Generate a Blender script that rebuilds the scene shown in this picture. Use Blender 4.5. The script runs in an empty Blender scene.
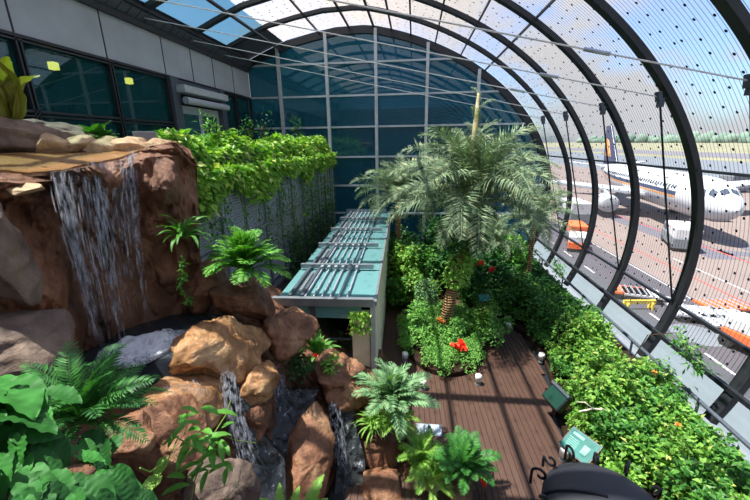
import bpy, math, random
import numpy as np
from mathutils import Vector, Matrix
SC = bpy.context.scene
COL = SC.collection
PI = math.pi
CZ = 6.0                                   # eye height above the deck
# ------------------------------------------------------------------ camera
FPX = 357.85
yaw, pit, rol = -0.109, 0.29, -0.015
fw = np.array([math.sin(yaw)*math.cos(pit), math.cos(yaw)*math.cos(pit), -math.sin(pit)])
rt = np.array([math.cos(yaw), -math.sin(yaw), 0.0]); up = np.cross(rt, fw)
rt, up = rt*math.cos(rol)+up*math.sin(rol), -rt*math.sin(rol)+up*math.cos(rol)
cd = bpy.data.cameras.new('camera'); cam = bpy.data.objects.new('camera', cd); COL.objects.link(cam)
cam.matrix_world = Matrix(((rt[0], up[0], -fw[0], 0), (rt[1], up[1], -fw[1], 0), (rt[2], up[2], -fw[2], CZ), (0, 0, 0, 1)))
cd.sensor_width = 36; cd.lens = FPX/750*36; cd.clip_end = 4000; cd.clip_start = 0.05
SC.camera = cam
def ray(px, py): return fw + rt*(px-375)/FPX - up*(py-250)/FPX
C0 = np.array([0, 0, CZ])
def atr(px, py, r):                        # point on the sight line at horizontal distance r
    d = ray(px, py); return C0 + d*r/math.hypot(d[0], d[1])
def aty(px, py, Y): d = ray(px, py); return C0 + d*Y/d[1]
def atz(px, py, Z): d = ray(px, py); return C0 + d*(Z-CZ)/d[2]
def atx(px, py, X): d = ray(px, py); return C0 + d*X/d[0]
# ------------------------------------------------------------------ numpy helpers
def rng(seed): return np.random.default_rng(seed)
def _h(ix, iy, iz, s):
    n = (ix*374761393 + iy*668265263 + iz*2147483647 + s*974711) & 0xffffffff
    n = ((n ^ (n >> 13))*1274126177) & 0xffffffff
    n = n ^ (n >> 16)
    return (n & 0xffff)/65535.0
def vnoise(P, s=0):
    P = np.asarray(P, float); i = np.floor(P).astype(np.int64); f = P-i; f = f*f*(3-2*f)
    o = 0
    for dx in (0, 1):
        for dy in (0, 1):
            for dz in (0, 1):
                w = (f[:, 0] if dx else 1-f[:, 0])*(f[:, 1] if dy else 1-f[:, 1])*(f[:, 2] if dz else 1-f[:, 2])
                o = o + w*_h(i[:, 0]+dx, i[:, 1]+dy, i[:, 2]+dz, s)
    return o*2-1
def fbm(P, s=0, oct=4):
    a, o, f = 1.0, 0, 1.0
    for k in range(oct):
        o = o + a*vnoise(np.asarray(P)*f, s+k*17); a *= .5; f *= 2.03
    return o
def nrm(v): v = np.asarray(v, float); return v/np.maximum(1e-9, np.linalg.norm(v, axis=-1, keepdims=True))
# ------------------------------------------------------------------ object helpers
def setp(o, label=None, cat=None, group=None, kind=None):
    if label: o['label'] = label
    if cat: o['category'] = cat
    if group: o['group'] = group
    if kind: o['kind'] = kind
    return o
def mesh_np(name, V, quads=None, tris=None, smooth=False):
    me = bpy.data.meshes.new(name); V = np.asarray(V, np.float32)
    q = np.zeros((0, 4), np.int32) if quads is None else np.asarray(quads, np.int32).reshape(-1, 4)
    t = np.zeros((0, 3), np.int32) if tris is None else np.asarray(tris, np.int32).reshape(-1, 3)
    me.vertices.add(len(V)); me.vertices.foreach_set('co', V.ravel())
    nl = q.size+t.size; me.loops.add(nl)
    me.loops.foreach_set('vertex_index', np.concatenate([q.ravel(), t.ravel()]).astype(np.int32))
    npoly = len(q)+len(t); me.polygons.add(npoly)
    st = np.concatenate([np.arange(len(q))*4, q.size+np.arange(len(t))*3]).astype(np.int32)
    me.polygons.foreach_set('loop_start', st)
    me.polygons.foreach_set('use_smooth', np.full(npoly, smooth))
    me.update(calc_edges=True); me.validate()
    return me
def link(name, me, mat, parent=None, loc=None, rot=None):
    o = bpy.data.objects.new(name, me); COL.objects.link(o)
    if mat and len(me.materials) == 0: me.materials.append(mat)
    if parent: o.parent = parent
    if loc is not None: o.location = loc
    if rot is not None: o.rotation_euler = rot
    return o
def empty(name, loc, rz=0, **k):
    o = bpy.data.objects.new(name, None); COL.objects.link(o); o.location = tuple(float(v) for v in loc); o.rotation_euler = (0, 0, rz)
    o.empty_display_size = .1
    return setp(o, **k)
def copy_tree(o, parent=None):
    c = o.copy(); COL.objects.link(c)
    if parent: c.parent = parent
    for ch in list(o.children): copy_tree(ch, c)
    return c
class MB:
    """collects boxes, tubes, polygons into one mesh"""
    def __init__(s): s.v = []; s.f = []
    def add(s, V, F):
        n = len(s.v); s.v += [tuple(map(float, p)) for p in V]; s.f += [tuple(i+n for i in f) for f in F]; return s
    def box(s, c, h, rz=0, M=None):
        V = [Vector((x*h[0], y*h[1], z*h[2])) for x in (-1, 1) for y in (-1, 1) for z in (-1, 1)]
        R = M if M is not None else Matrix.Rotation(rz, 3, 'Z')
        V = [R @ v + Vector(c) for v in V]
        return s.add(V, [(0, 1, 3, 2), (4, 6, 7, 5), (0, 4, 5, 1), (2, 3, 7, 6), (0, 2, 6, 4), (1, 5, 7, 3)])
    def bar(s, a, b, w, h, upv=(0, 0, 1)):
        a = Vector(a); b = Vector(b); d = (b-a); L = d.length; d.normalize()
        x = d.cross(Vector(upv))
        if x.length < 1e-4: x = Vector((1, 0, 0))
        x.normalize(); z = x.cross(d); M = Matrix((x, d, z)).transposed()
        return s.box((a+b)/2, (w/2, L/2, h/2), M=M)
    def tube(s, pts, r, n=8, cap=True):
        pts = [Vector(p) for p in pts]; rr = r if hasattr(r, '__len__') else [r]*len(pts)
        V = []; F = []; pu = None
        for i, p in enumerate(pts):
            d = (pts[min(i+1, len(pts)-1)]-pts[max(i-1, 0)]).normalized()
            x = d.cross(Vector((0, 0, 1))) if pu is None else pu - d*pu.dot(d)
            if x.length < 1e-4: x = d.cross(Vector((0, 1, 0)))
            x.normalize(); y = d.cross(x); pu = x
            for k in range(n):
                a = 2*PI*k/n; V.append(p+(x*math.cos(a)+y*math.sin(a))*rr[i])
        for i in range(len(pts)-1):
            for k in range(n):
                F.append((i*n+k, i*n+(k+1) % n, (i+1)*n+(k+1) % n, (i+1)*n+k))
        if cap: F += [tuple(range(n-1, -1, -1)), tuple((len(pts)-1)*n+k for k in range(n))]
        return s.add(V, F)
    def lathe(s, prof, n=20, c=(0, 0, 0), M=None):
        V = []; F = []
        for (r, z) in prof:
            for k in range(n):
                a = 2*PI*k/n; p = Vector((r*math.cos(a), r*math.sin(a), z))
                if M is not None: p = M @ p
                V.append(p+Vector(c))
        for i in range(len(prof)-1):
            for k in range(n): F.append((i*n+k, i*n+(k+1) % n, (i+1)*n+(k+1) % n, (i+1)*n+k))
        F += [tuple(range(n-1, -1, -1)), tuple((len(prof)-1)*n+k for k in range(n))]
        return s.add(V, F)
    def prism(s, poly, z0, z1):
        n = len(poly)
        V = [(p[0], p[1], z0) for p in poly]+[(p[0], p[1], z1) for p in poly]
        F = [tuple(range(n-1, -1, -1)), tuple(range(n, 2*n))]+[(i, (i+1) % n, n+(i+1) % n, n+i) for i in range(n)]
        return s.add(V, F)
    def build(s, name, mat, parent=None, smooth=False, bevel=0, loc=None, rot=None):
        me = bpy.data.meshes.new(name); me.from_pydata(s.v, [], s.f); me.update()
        if smooth: me.polygons.foreach_set('use_smooth', [True]*len(me.polygons))
        o = link(name, me, mat, parent, loc, rot)
        if bevel:
            m = o.modifiers.new('bevel', 'BEVEL'); m.width = bevel; m.segments = 2; m.limit_method = 'ANGLE'
        return o
# ------------------------------------------------------------------ materials
def lin(h):
    h = h.lstrip('#'); c = [int(h[i:i+2], 16)/255 for i in (0, 2, 4)]
    return tuple((x/12.92 if x <= .04045 else ((x+.055)/1.055)**2.4) for x in c)+(1,)
class NT:
    def __init__(s, name):
        s.m = bpy.data.materials.new(name); s.m.use_nodes = True; s.t = s.m.node_tree; s.t.nodes.clear()
        s.out = s.t.nodes.new('ShaderNodeOutputMaterial')
    def n(s, typ, **k):
        nd = s.t.nodes.new('ShaderNode'+typ)
        for a, b in k.items():
            if a.startswith('i_'):
                key = a[2:]; key = int(key) if key.isdigit() else key.replace('_', ' ')
                if isinstance(b, bpy.types.NodeSocket): s.t.links.new(b, nd.inputs[key])
                else: nd.inputs[key].default_value = b
            else: setattr(nd, a, b)
        return nd
    def l(s, a, b): s.t.links.new(a, b)
    def ramp(s, fac, stops):
        r = s.n('ValToRGB'); s.l(fac, r.inputs[0]); e = r.color_ramp.elements
        while len(e) < len(stops): e.new(.5)
        for q, (p, c) in zip(e, stops): q.position = p; q.color = c
        return r.outputs[0]
    def mix(s, fac, a, b, blend='MIX'):
        m = s.n('Mix', data_type='RGBA', blend_type=blend)
        for sock, v in ((m.inputs[0], fac), (m.inputs[6], a), (m.inputs[7], b)):
            if isinstance(v, bpy.types.NodeSocket): s.l(v, sock)
            else: sock.default_value = v
        return m.outputs[2]
    def math(s, op, a, b=0.0):
        m = s.n('Math', operation=op)
        for i, v in enumerate((a, b)):
            if isinstance(v, bpy.types.NodeSocket): s.l(v, m.inputs[i])
            else: m.inputs[i].default_value = v
        return m.outputs[0]
    def schlick(s, f0):                  # reflectance of a thin pane, the same from both sides
        f = s.n('LayerWeight', i_Blend=.5).outputs['Facing']
        return s.math('ADD', s.math('MULTIPLY', s.math('POWER', f, 5.0), 1-f0), f0)
    def done(s, sh): s.l(sh, s.out.inputs[0]); return s.m
def m_plain(name, col, rough=.5, metal=0, var=.12, scale=6, spec=.5, bump=0):
    t = NT(name); c = lin(col); tc = t.n('TexCoord').outputs['Object']
    nz = t.n('TexNoise', i_Vector=tc, i_Scale=scale, i_Detail=4.0).outputs[0]
    lo = tuple(v*(1-var) for v in c[:3])+(1,); hi = tuple(min(1, v*(1+var)) for v in c[:3])+(1,)
    b = t.n('BsdfPrincipled', i_Base_Color=t.ramp(nz, [(.3, lo), (.7, hi)]), i_Roughness=rough, i_Metallic=metal)
    b.inputs['Specular IOR Level'].default_value = spec
    if bump:
        bp = t.n('Bump', i_Strength=bump, i_Distance=.02, i_Height=nz); t.l(bp.outputs[0], b.inputs['Normal'])
    return t.done(b.outputs[0])
def m_leaf(name, lo, hi, rough=.45, trans=.35, alt=None, altp=.08, perobj=False):
    t = NT(name); ri = t.n('NewGeometry').outputs['Random Per Island']
    if perobj: ri = t.n('ObjectInfo').outputs['Random']
    st = [(0, lin(lo)), (1, lin(hi))]
    if alt: st = [(0, lin(lo)), (1-altp-.02, lin(hi)), (1-altp, lin(alt)), (1, lin(alt))]
    c = t.ramp(ri, st)
    b = t.n('BsdfPrincipled', i_Base_Color=c, i_Roughness=rough); b.inputs['Specular IOR Level'].default_value = .35
    ct = t.mix(1.0, c, lin('#f0ffa0'), 'MULTIPLY')
    tr = t.n('BsdfTranslucent', i_Color=ct)
    mx = t.n('MixShader', i_0=trans); t.l(b.outputs[0], mx.inputs[1]); t.l(tr.outputs[0], mx.inputs[2])
    return t.done(mx.outputs[0])
def m_rock(name, c0, c1, c2, rough=.8, scale=1.0, bump=.6, streak=True):
    t = NT(name); tc = t.n('TexCoord').outputs['Object']
    mp = t.n('Mapping', i_Vector=tc); mp.inputs['Scale'].default_value = (1, 1, .55 if streak else 1)
    n1 = t.n('TexNoise', i_Vector=mp.outputs[0], i_Scale=1.7*scale, i_Detail=8.0, i_Roughness=.6, i_Distortion=.4).outputs[0]
    n2 = t.n('TexNoise', i_Vector=tc, i_Scale=9*scale, i_Detail=8.0, i_Roughness=.7).outputs[0]
    c = t.ramp(n1, [(.28, lin(c0)), (.5, lin(c1)), (.74, lin(c2))])
    c = t.mix(.55, c, t.ramp(n2, [(.3, (.45, .42, .4, 1)), (.65, (1.25, 1.2, 1.15, 1))]), 'MULTIPLY')
    b = t.n('BsdfPrincipled', i_Base_Color=c, i_Roughness=rough)
    n3 = t.n('TexNoise', i_Vector=mp.outputs[0], i_Scale=4.5*scale, i_Detail=10.0, i_Roughness=.65, i_Distortion=.8, noise_type='RIDGED_MULTIFRACTAL').outputs[0]
    hh = t.math('ADD', t.math('MULTIPLY', n3, -.35), t.math('ADD', t.math('MULTIPLY', n2, .5), n1))
    bp = t.n('Bump', i_Strength=bump, i_Distance=.1, i_Height=hh); t.l(bp.outputs[0], b.inputs['Normal'])
    return t.done(b.outputs[0])
M = {}
M['rib'] = m_plain('dark_steel', '#2b2e33', .45, .3)
M['alu'] = m_plain('aluminium', '#8d949a', .4, .5)
M['mull'] = m_plain('mullion_grey', '#b9c2c8', .45, .2)
M['steel'] = m_plain('bright_steel', '#c9ccd0', .3, .8)
M['dark'] = m_plain('dark_paint', '#1d2126', .5)
M['gasket'] = m_plain('dark_gasket', '#24282d', .6)
M['gutter'] = m_plain('gutter_metal', '#4d5560', .5, .2)
M['bar'] = m_plain('grey_roof_bar', '#8a949c', .5, 0)
M['panel'] = m_plain('grey_wall_panel', '#a0a8b2', .6, 0, .1, 1.2)
M['louver'] = m_plain('louver_grey', '#a9b1b8', .55, .1)
M['white'] = m_plain('white_paint', '#eceeee', .5)
M['lampwhite'] = m_plain('white_plastic', '#f2f2ee', .4)
M['iron'] = m_plain('black_iron', '#191b20', .38, .3)
M['domeiron'] = m_plain('dome_iron', '#26282f', .6, 0)
M['cream'] = m_plain('cream_panel', '#e6dcc0', .7, 0, .15, 3)
M['teal'] = m_plain('teal_sign_face', '#0f6a62', .6, 0, .3, 5)
M['tealpale'] = m_plain('pale_print', '#6fae9f', .5)
M['signblue'] = m_plain('pale_blue_sign', '#b9c9d8', .4)
M['green_box'] = m_plain('dark_green_screen', '#123a30', .6, 0, .12, 6, .2)
M['soil'] = m_plain('dark_soil', '#2e2118', .95, 0, .4, 8, .2, .5)
M['concrete'] = m_plain('terrace_concrete', '#8a8a86', .8)
M['red'] = m_leaf('red_petal', '#d81f10', '#f24a28', .35, .2)
M['orange'] = m_leaf('orange_petal', '#c4561c', '#e07a2c', .4, .25)
M['stem'] = m_plain('brown_stem', '#4a3a26', .8, 0, .3)
M['sheath'] = m_plain('pale_sheath', '#b8ad80', .7, 0, .2)
M['petiole'] = m_plain('green_stalk', '#6f8a3a', .6)
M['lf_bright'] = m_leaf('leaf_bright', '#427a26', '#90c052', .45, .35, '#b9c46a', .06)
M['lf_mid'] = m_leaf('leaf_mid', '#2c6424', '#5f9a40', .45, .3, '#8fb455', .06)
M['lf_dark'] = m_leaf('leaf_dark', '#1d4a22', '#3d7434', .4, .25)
M['lf_herb'] = m_leaf('leaf_herb', '#4c8f35', '#93c766', .5, .35)
M['lf_poth'] = m_leaf('leaf_pothos', '#4a8a2a', '#a3cf52', .4, .4, '#d4de86', .08)
M['lf_fern'] = m_leaf('leaf_fern', '#3a8030', '#76b548', .5, .35)
M['lf_palm'] = m_leaf('leaf_palm', '#587556', '#a0b48e', .55, .18, '#b3a878', .05)
M['lf_grey'] = m_leaf('leaf_greygreen', '#4d7a4c', '#86ad7c', .5, .25)
M['lf_big'] = m_leaf('leaf_big', '#1a4d1e', '#428a3a', .6, .25, None, .08, True)
M['lf_broad'] = m_leaf('leaf_broad', '#1f5a20', '#5a9c44', .6, .3, None, .08, True)
M['lf_lime'] = m_leaf('leaf_lime', '#6aa838', '#a8d468', .4, .35)
M['lf_shade'] = m_leaf('leaf_shade_fern', '#22592a', '#4a8a3e', .5, .3)
M['lf_crinkle'] = m_leaf('leaf_crinkle', '#6cb03c', '#a4d868', .5, .35, None, .08, True)
M['lf_cyc'] = m_leaf('leaf_cycad', '#235c26', '#4c8c3a', .5, .2)
M['lf_nest'] = m_leaf('leaf_nest', '#55752a', '#8f8f3a', .5, .3, '#6e4a24', .25)
M['lf_far'] = m_leaf('leaf_far_hazed', '#5a7266', '#74897a', .9, .1)  # distance haze is put into this foliage colour
M['rock'] = m_rock('red_brown_rock', '#402a1e', '#906448', '#c29e78', .5, 1, .9)
M['rockwet'] = m_rock('wet_brown_rock', '#54381f', '#b0845a', '#e2c294', .2, 1, 1.0)
M['rockpale'] = m_rock('pale_rock', '#8a7358', '#b59a78', '#d8c4a4', .8)
M['rockgrey'] = m_rock('grey_brown_rock', '#3c3330', '#6e5d52', '#93816f', .7)
M['cliff'] = m_rock('dark_wet_cliff', '#2e1d15', '#775038', '#a87a5a', .55, .9, 1.2)
def m_trunk():
    t = NT('palm_trunk_bark'); tc = t.n('TexCoord').outputs['Object']
    w = t.n('TexWave', i_Vector=tc, i_Scale=4.0, i_Distortion=3.0, i_Detail=3.0, bands_direction='Z').outputs[1]
    c = t.ramp(w, [(0, lin('#6a4c30')), (1, lin('#c09a6a'))])
    b = t.n('BsdfPrincipled', i_Base_Color=c, i_Roughness=.9)
    bp = t.n('Bump', i_Strength=.9, i_Distance=.05, i_Height=w); t.l(bp.outputs[0], b.inputs['Normal'])
    return t.done(b.outputs[0])
M['trunk'] = m_trunk()
def m_deck():
    t = NT('red_brown_decking'); tc = t.n('TexCoord').outputs['Object']
    ri = t.n('NewGeometry').outputs['Random Per Island']
    mp = t.n('Mapping', i_Vector=tc); mp.inputs['Scale'].default_value = (14, .7, 1)
    nz = t.n('TexNoise', i_Vector=mp.outputs[0], i_Scale=2.0, i_Detail=6.0).outputs[0]
    big = t.n('TexNoise', i_Vector=tc, i_Scale=.9, i_Detail=4.0).outputs[0]
    c = t.mix(nz, lin('#3a2820'), lin('#5e4436'))
    c = t.mix(t.math('MULTIPLY', ri, .5), c, lin('#4c3429'))
    c = t.mix(t.ramp(big, [(.45, (0, 0, 0, 1)), (.7, (.5, .5, .5, 1))]), c, lin('#43281f'))
    sp = t.n('SeparateXYZ', i_Vector=tc)
    gr = t.math('FRACT', t.math('MULTIPLY', sp.outputs[0], 33.0))
    b = t.n('BsdfPrincipled', i_Base_Color=c, i_Roughness=.55)
    bp = t.n('Bump', i_Strength=.3, i_Distance=.01, i_Height=gr); t.l(bp.outputs[0], b.inputs['Normal'])
    return t.done(b.outputs[0])
M['deck'] = m_deck()
def m_skin():
    t = NT('fritted_glass'); uv = t.n('UVMap').outputs[0]
    sp = t.n('SeparateXYZ', i_Vector=uv)
    fr = t.math('FRACT', t.math('MULTIPLY', sp.outputs[0], 1/.105))
    line = t.math('MULTIPLY', t.math('LESS_THAN', fr, .17), .6)
    vo = t.n('TexVoronoi', i_Vector=uv, i_Scale=1/.40, i_Randomness=.55, voronoi_dimensions='2D').outputs['Distance']
    dot = t.math('LESS_THAN', vo, .082)
    mask = t.math('MAXIMUM', line, dot)
    tr = t.n('BsdfTransparent', i_Color=(.9, .93, .95, 1))
    gl = t.n('BsdfGlossy', i_Roughness=.03, i_Color=(.9, .95, 1, 1))
    fz = t.schlick(.03)
    m1 = t.n('MixShader', i_0=t.math('MULTIPLY', fz, .5)); t.l(tr.outputs[0], m1.inputs[1]); t.l(gl.outputs[0], m1.inputs[2])
    tl = t.n('BsdfTranslucent', i_Color=(.55, .46, .4, 1)); df = t.n('BsdfDiffuse', i_Color=(.8, .74, .68, 1))
    hz = t.n('MixShader', i_0=.25); t.l(tl.outputs[0], hz.inputs[1]); t.l(df.outputs[0], hz.inputs[2])
    mr = t.n('MapRange', i_Value=sp.outputs[1], i_1=7.0, i_2=15.0, i_3=.09, i_4=.34).outputs[0]
    m2 = t.n('MixShader', i_0=mr); t.l(m1.outputs[0], m2.inputs[1]); t.l(hz.outputs[0], m2.inputs[2])
    dk = t.n('BsdfDiffuse', i_Color=(.015, .016, .02, 1))
    m3 = t.n('MixShader', i_0=mask); t.l(m2.outputs[0], m3.inputs[1]); t.l(dk.outputs[0], m3.inputs[2])
    return t.done(m3.outputs[0])
M['skin'] = m_skin()
def m_glass(name, tint, opac, body, fmul=1.0, rough=.02):
    t = NT(name)
    tr = t.n('BsdfTransparent', i_Color=lin(tint)); df = t.n('BsdfDiffuse', i_Color=lin(body))
    m1 = t.n('MixShader', i_0=opac); t.l(tr.outputs[0], m1.inputs[1]); t.l(df.outputs[0], m1.inputs[2])
    gl = t.n('BsdfGlossy', i_Roughness=rough, i_Color=(.75, .9, .95, 1)); fz = t.schlick(.04)
    m2 = t.n('MixShader', i_0=t.math('MINIMUM', t.math('MULTIPLY', fz, fmul), 1.0)); t.l(m1.outputs[0], m2.inputs[1]); t.l(gl.outputs[0], m2.inputs[2])
    return t.done(m2.outputs[0])
M['blue'] = m_glass('blue_roof_glass', '#c4e6e0', .45, '#94c4c8', .5)
M['endglass'] = m_glass('dark_teal_glass', '#4d8c9a', .5, '#276478', 1.8)
M['winglass'] = m_glass('teal_window_glass', '#a8ccc8', .3, '#17585c', 1.5)
M['pavglass'] = m_glass('pavilion_glass', '#88bcbc', .7, '#79b0b2', 1.8, .06)
M['clear'] = m_glass('clear_glass', '#e8f2f0', .03, '#c8d8d8', 1.0)
def m_water(name, base, foam, amount, sc=5.0):
    t = NT(name); tc = t.n('TexCoord').outputs['Object']
    n1 = t.n('TexNoise', i_Vector=tc, i_Scale=sc, i_Detail=8.0, i_Roughness=.75, i_Distortion=1.2).outputs[0]
    f = t.ramp(n1, [(.62-amount, (0, 0, 0, 1)), (.78-amount, (1, 1, 1, 1))])
    c = t.mix(f, lin(base), lin(foam))
    b = t.n('BsdfPrincipled', i_Base_Color=c, i_Roughness=.12)
    bp = t.n('Bump', i_Strength=.5, i_Distance=.05, i_Height=n1); t.l(bp.outputs[0], b.inputs['Normal'])
    return t.done(b.outputs[0])
M['pool'] = m_water('dark_pool_water', '#2a3338', '#aab6c6', -.06)
def m_foam():
    t = NT('foaming_water'); tc = t.n('TexCoord').outputs['Object']
    d = t.n('VectorMath', operation='LENGTH'); t.l(tc, d.inputs[0])
    n1 = t.n('TexNoise', i_Vector=tc, i_Scale=11.0, i_Detail=9.0, i_Roughness=.8, i_Distortion=1.5).outputs[0]
    f = t.math('SUBTRACT', t.math('ADD', n1, .36), t.math('MULTIPLY', d.outputs['Value'], .75))
    c = t.mix(t.ramp(f, [(.42, (0, 0, 0, 1)), (.6, (1, 1, 1, 1))]), lin('#566a7c'), lin('#f2f7fc'))
    b = t.n('BsdfPrincipled', i_Base_Color=c, i_Roughness=.25)
    bp = t.n('Bump', i_Strength=.8, i_Distance=.05, i_Height=n1); t.l(bp.outputs[0], b.inputs['Normal'])
    return t.done(b.outputs[0])
M['foam'] = m_foam()
M['stream'] = m_water('stream_water', '#34383a', '#dbe4ee', .05, 7)
M['pond'] = m_water('shallow_sandy_water', '#94704a', '#cdb08a', .04, 3.5)
def m_fall():
    t = NT('falling_water'); tr = t.n('BsdfTransparent'); ri = t.n('NewGeometry').outputs['Random Per Island']
    tc = t.n('TexCoord').outputs['Object']; mp = t.n('Mapping', i_Vector=tc); mp.inputs['Scale'].default_value = (9, 9, 2.2)
    nz = t.n('TexNoise', i_Vector=mp.outputs[0], i_Scale=2.2, i_Detail=3.0).outputs[0]
    b = t.n('BsdfPrincipled', i_Base_Color=(.8, .84, .92, 1), i_Roughness=.15)
    tl = t.n('BsdfTranslucent', i_Color=(.8, .85, .95, 1)); a = t.n('MixShader', i_0=.4); t.l(b.outputs[0], a.inputs[1]); t.l(tl.outputs[0], a.inputs[2])
    fac = t.math('MULTIPLY', t.ramp(nz, [(.42, (0, 0, 0, 1)), (.7, (1, 1, 1, 1))]), t.math('ADD', t.math('MULTIPLY', ri, .5), .12))
    m = t.n('MixShader', i_0=fac); t.l(tr.outputs[0], m.inputs[1]); t.l(a.outputs[0], m.inputs[2])
    return t.done(m.outputs[0])
M['fall'] = m_fall()
# ------------------------------------------------------------------ world, sun
w = bpy.data.worlds.new('sky'); SC.world = w; w.use_nodes = True; wt = w.node_tree; wt.nodes.clear()
def wn(t, **k):
    n = wt.nodes.new('ShaderNode'+t)
    for a, b in k.items(): setattr(n, a, b)
    return n
SUN = Vector((-.37, -.03, 1)).normalized()
sky = wn('TexSky', sky_type='NISHITA'); sky.sun_disc = False; sky.sun_elevation = math.asin(SUN.z); sky.sun_rotation = math.atan2(SUN.x, SUN.y)
sky.dust_density = 1.5; sky.air_density = 1.0
tcw = wn('TexCoord'); mpw = wn('Mapping'); mpw.inputs['Scale'].default_value = (1, 1, 2.0)
nzw = wn('TexNoise'); nzw.inputs['Scale'].default_value = 2.6; nzw.inputs['Detail'].default_value = 8; nzw.inputs['Roughness'].default_value = .55
wt.links.new(tcw.outputs['Generated'], mpw.inputs[0]); wt.links.new(mpw.outputs[0], nzw.inputs[0])
spw = wn('SeparateXYZ'); wt.links.new(tcw.outputs['Generated'], spw.inputs[0])
lowc = wn('MapRange'); lowc.inputs[1].default_value = .55; lowc.inputs[2].default_value = .9; lowc.inputs[3].default_value = .04; lowc.inputs[4].default_value = -.35
wt.links.new(spw.outputs[2], lowc.inputs[0])
adw = wn('Math', operation='ADD'); wt.links.new(nzw.outputs[0], adw.inputs[0]); wt.links.new(lowc.outputs[0], adw.inputs[1])
rpw = wn('ValToRGB'); rpw.color_ramp.elements[0].position = .46; rpw.color_ramp.elements[1].position = .58
wt.links.new(adw.outputs[0], rpw.inputs[0])
skm = wn('Mix', data_type='RGBA', blend_type='MULTIPLY'); skm.inputs[0].default_value = 1; skm.inputs[7].default_value = (.42, .5, .62, 1)
wt.links.new(sky.outputs[0], skm.inputs[6])
mxw = wn('Mix', data_type='RGBA'); wt.links.new(rpw.outputs[0], mxw.inputs[0]); wt.links.new(skm.outputs[2], mxw.inputs[6]); mxw.inputs[7].default_value = (1.6, 1.6, 1.66, 1)
bg = wn('Background'); wt.links.new(mxw.outputs[2], bg.inputs[0]); bg.inputs[1].default_value = .47
wo = wn('OutputWorld'); wt.links.new(bg.outputs[0], wo.inputs[0])
sl = bpy.data.lights.new('sun', 'SUN'); sl.energy = 16.0; sl.angle = .009; sl.color = (1, .94, .84)
so = bpy.data.objects.new('sun', sl); COL.objects.link(so); so.rotation_euler = SUN.to_track_quat('Z', 'Y').to_euler(); so.location = (0, 0, 30)
SC.view_settings.view_transform = 'Standard'; SC.view_settings.look = 'None'; SC.view_settings.gamma = 1.0; SC.view_settings.exposure = 0.05
SC.view_settings.use_curve_mapping = False
# ------------------------------------------------------------------ the glass tube
EX, EZ, ERX, ERZ = -5.167, 3.0, 12.253, 8.678
prof = []
for th in np.linspace(math.radians(-20.2), math.radians(75), 90):
    prof.append((EX+ERX*math.cos(th), EZ+ERZ*math.sin(th)))
for p in [(-2.6, 11.44), (-4.0, 11.40), (-5.2, 11.2), (-6.5, 10.93), (-7.7, 10.46), (-8.8, 10.0)]: prof.append(p)
prof = np.array(prof); prof = prof[prof[:, 1] > .02]
def offs(p, d):
    t = np.gradient(p, axis=0); t /= np.linalg.norm(t, axis=1, keepdims=True)
    return p + np.stack([t[:, 1], -t[:, 0]], 1)*d
Y0, Y1 = -3.3, 20.0
def shell(name, pr, mat, yy, kind='structure'):
    s = np.concatenate([[0], np.cumsum(np.linalg.norm(np.diff(pr, axis=0), axis=1))]); n = len(pr); m = len(yy)
    V = [(pr[i, 0], y, pr[i, 1]) for i in range(n) for y in yy]
    Q = [(i*m+j, i*m+j+1, (i+1)*m+j+1, (i+1)*m+j) for i in range(n-1) for j in range(m-1)]
    me = mesh_np(name, V, Q, smooth=True); uv = me.uv_layers.new(name='uv')
    vi = np.zeros(len(me.loops), np.int32); me.loops.foreach_get('vertex_index', vi)
    U = np.stack([np.array(yy)[vi % m], s[vi//m]], 1).astype(np.float32); uv.data.foreach_set('uv', U.ravel())
    return setp(link(name, me, mat), kind=kind)
outer = offs(prof, .2)
ib = int(np.argmin(np.abs(prof[:, 0]+6.8)+np.where(prof[:, 1] < 5, 99, 0)))
# insert the exact boundary between clear and blue glass
def split_at(pr, x):
    for i in range(len(pr)-1, 0, -1):
        if pr[i, 0] <= x <= pr[i-1, 0]:
            f = (x-pr[i-1, 0])/(pr[i, 0]-pr[i-1, 0]); q = pr[i-1]+(pr[i]-pr[i-1])*f
            return np.vstack([pr[:i], q]), np.vstack([q, pr[i:]])
dotted, rest = split_at(outer, -6.75); blue, metal = split_at(rest, -8.5)
yy = list(np.linspace(Y0, Y1, 24))
iz = int(np.argmax(dotted[:, 1] > .9)); shell('window_20', dotted[:iz+1], M['clear'], yy)
shell('ceiling', dotted[iz:], M['skin'], yy)
shell('ceiling_strip', blue, M['blue'], list(np.linspace(Y0, 17.32, 12)))
shell('ceiling_end', blue, M['gutter'], [17.32, 20.0])
setp(shell('ceiling_gutter', metal, M['gutter'], yy), kind='structure')
RIBY = [-.68, 1.92, 4.52, 7.124, 9.587, 12.23, 14.9, 17.32]
def rib_mesh(Y, w=.24, d=.14):
    a, b = offs(prof, .15), offs(prof, .15-d); n = len(a)
    V = [(p[0], Y+sy*w/2, p[1]) for sy in (-1, 1) for p in a]+[(p[0], Y+sy*w/2, p[1]) for sy in (-1, 1) for p in b]
    F = []
    for i in range(n-1):
        A, B, C, D = i, n+i, 3*n+i, 2*n+i
        for p, q in ((A, B), (B, C), (C, D), (D, A)): F.append((p, q, q+1, p+1))
    F += [(0, n, 3*n, 2*n), (n-1, 2*n-1, 4*n-1, 3*n-1)]
    return mesh_np('trim', V, F, smooth=False)
for k, Y in enumerate(RIBY):
    setp(link('trim_%d' % (k+1), rib_mesh(Y), M['rib']), kind='structure')
setp(link('trim_9', rib_mesh(20.0, .22, .34), M['rib']), kind='structure')
def prof_at_x(x): 
    for i in range(len(prof)-1, 0, -1):
        if prof[i, 0] <= x <= prof[i-1, 0] and prof[i, 1] > 3: return (x, prof[i, 1])
def prof_at_z(z):
    i = int(np.argmin(np.abs(prof[:, 1]-z)+np.where(prof[:, 0] < 3, 99, 0))); return tuple(prof[i])
k = 10
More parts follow.
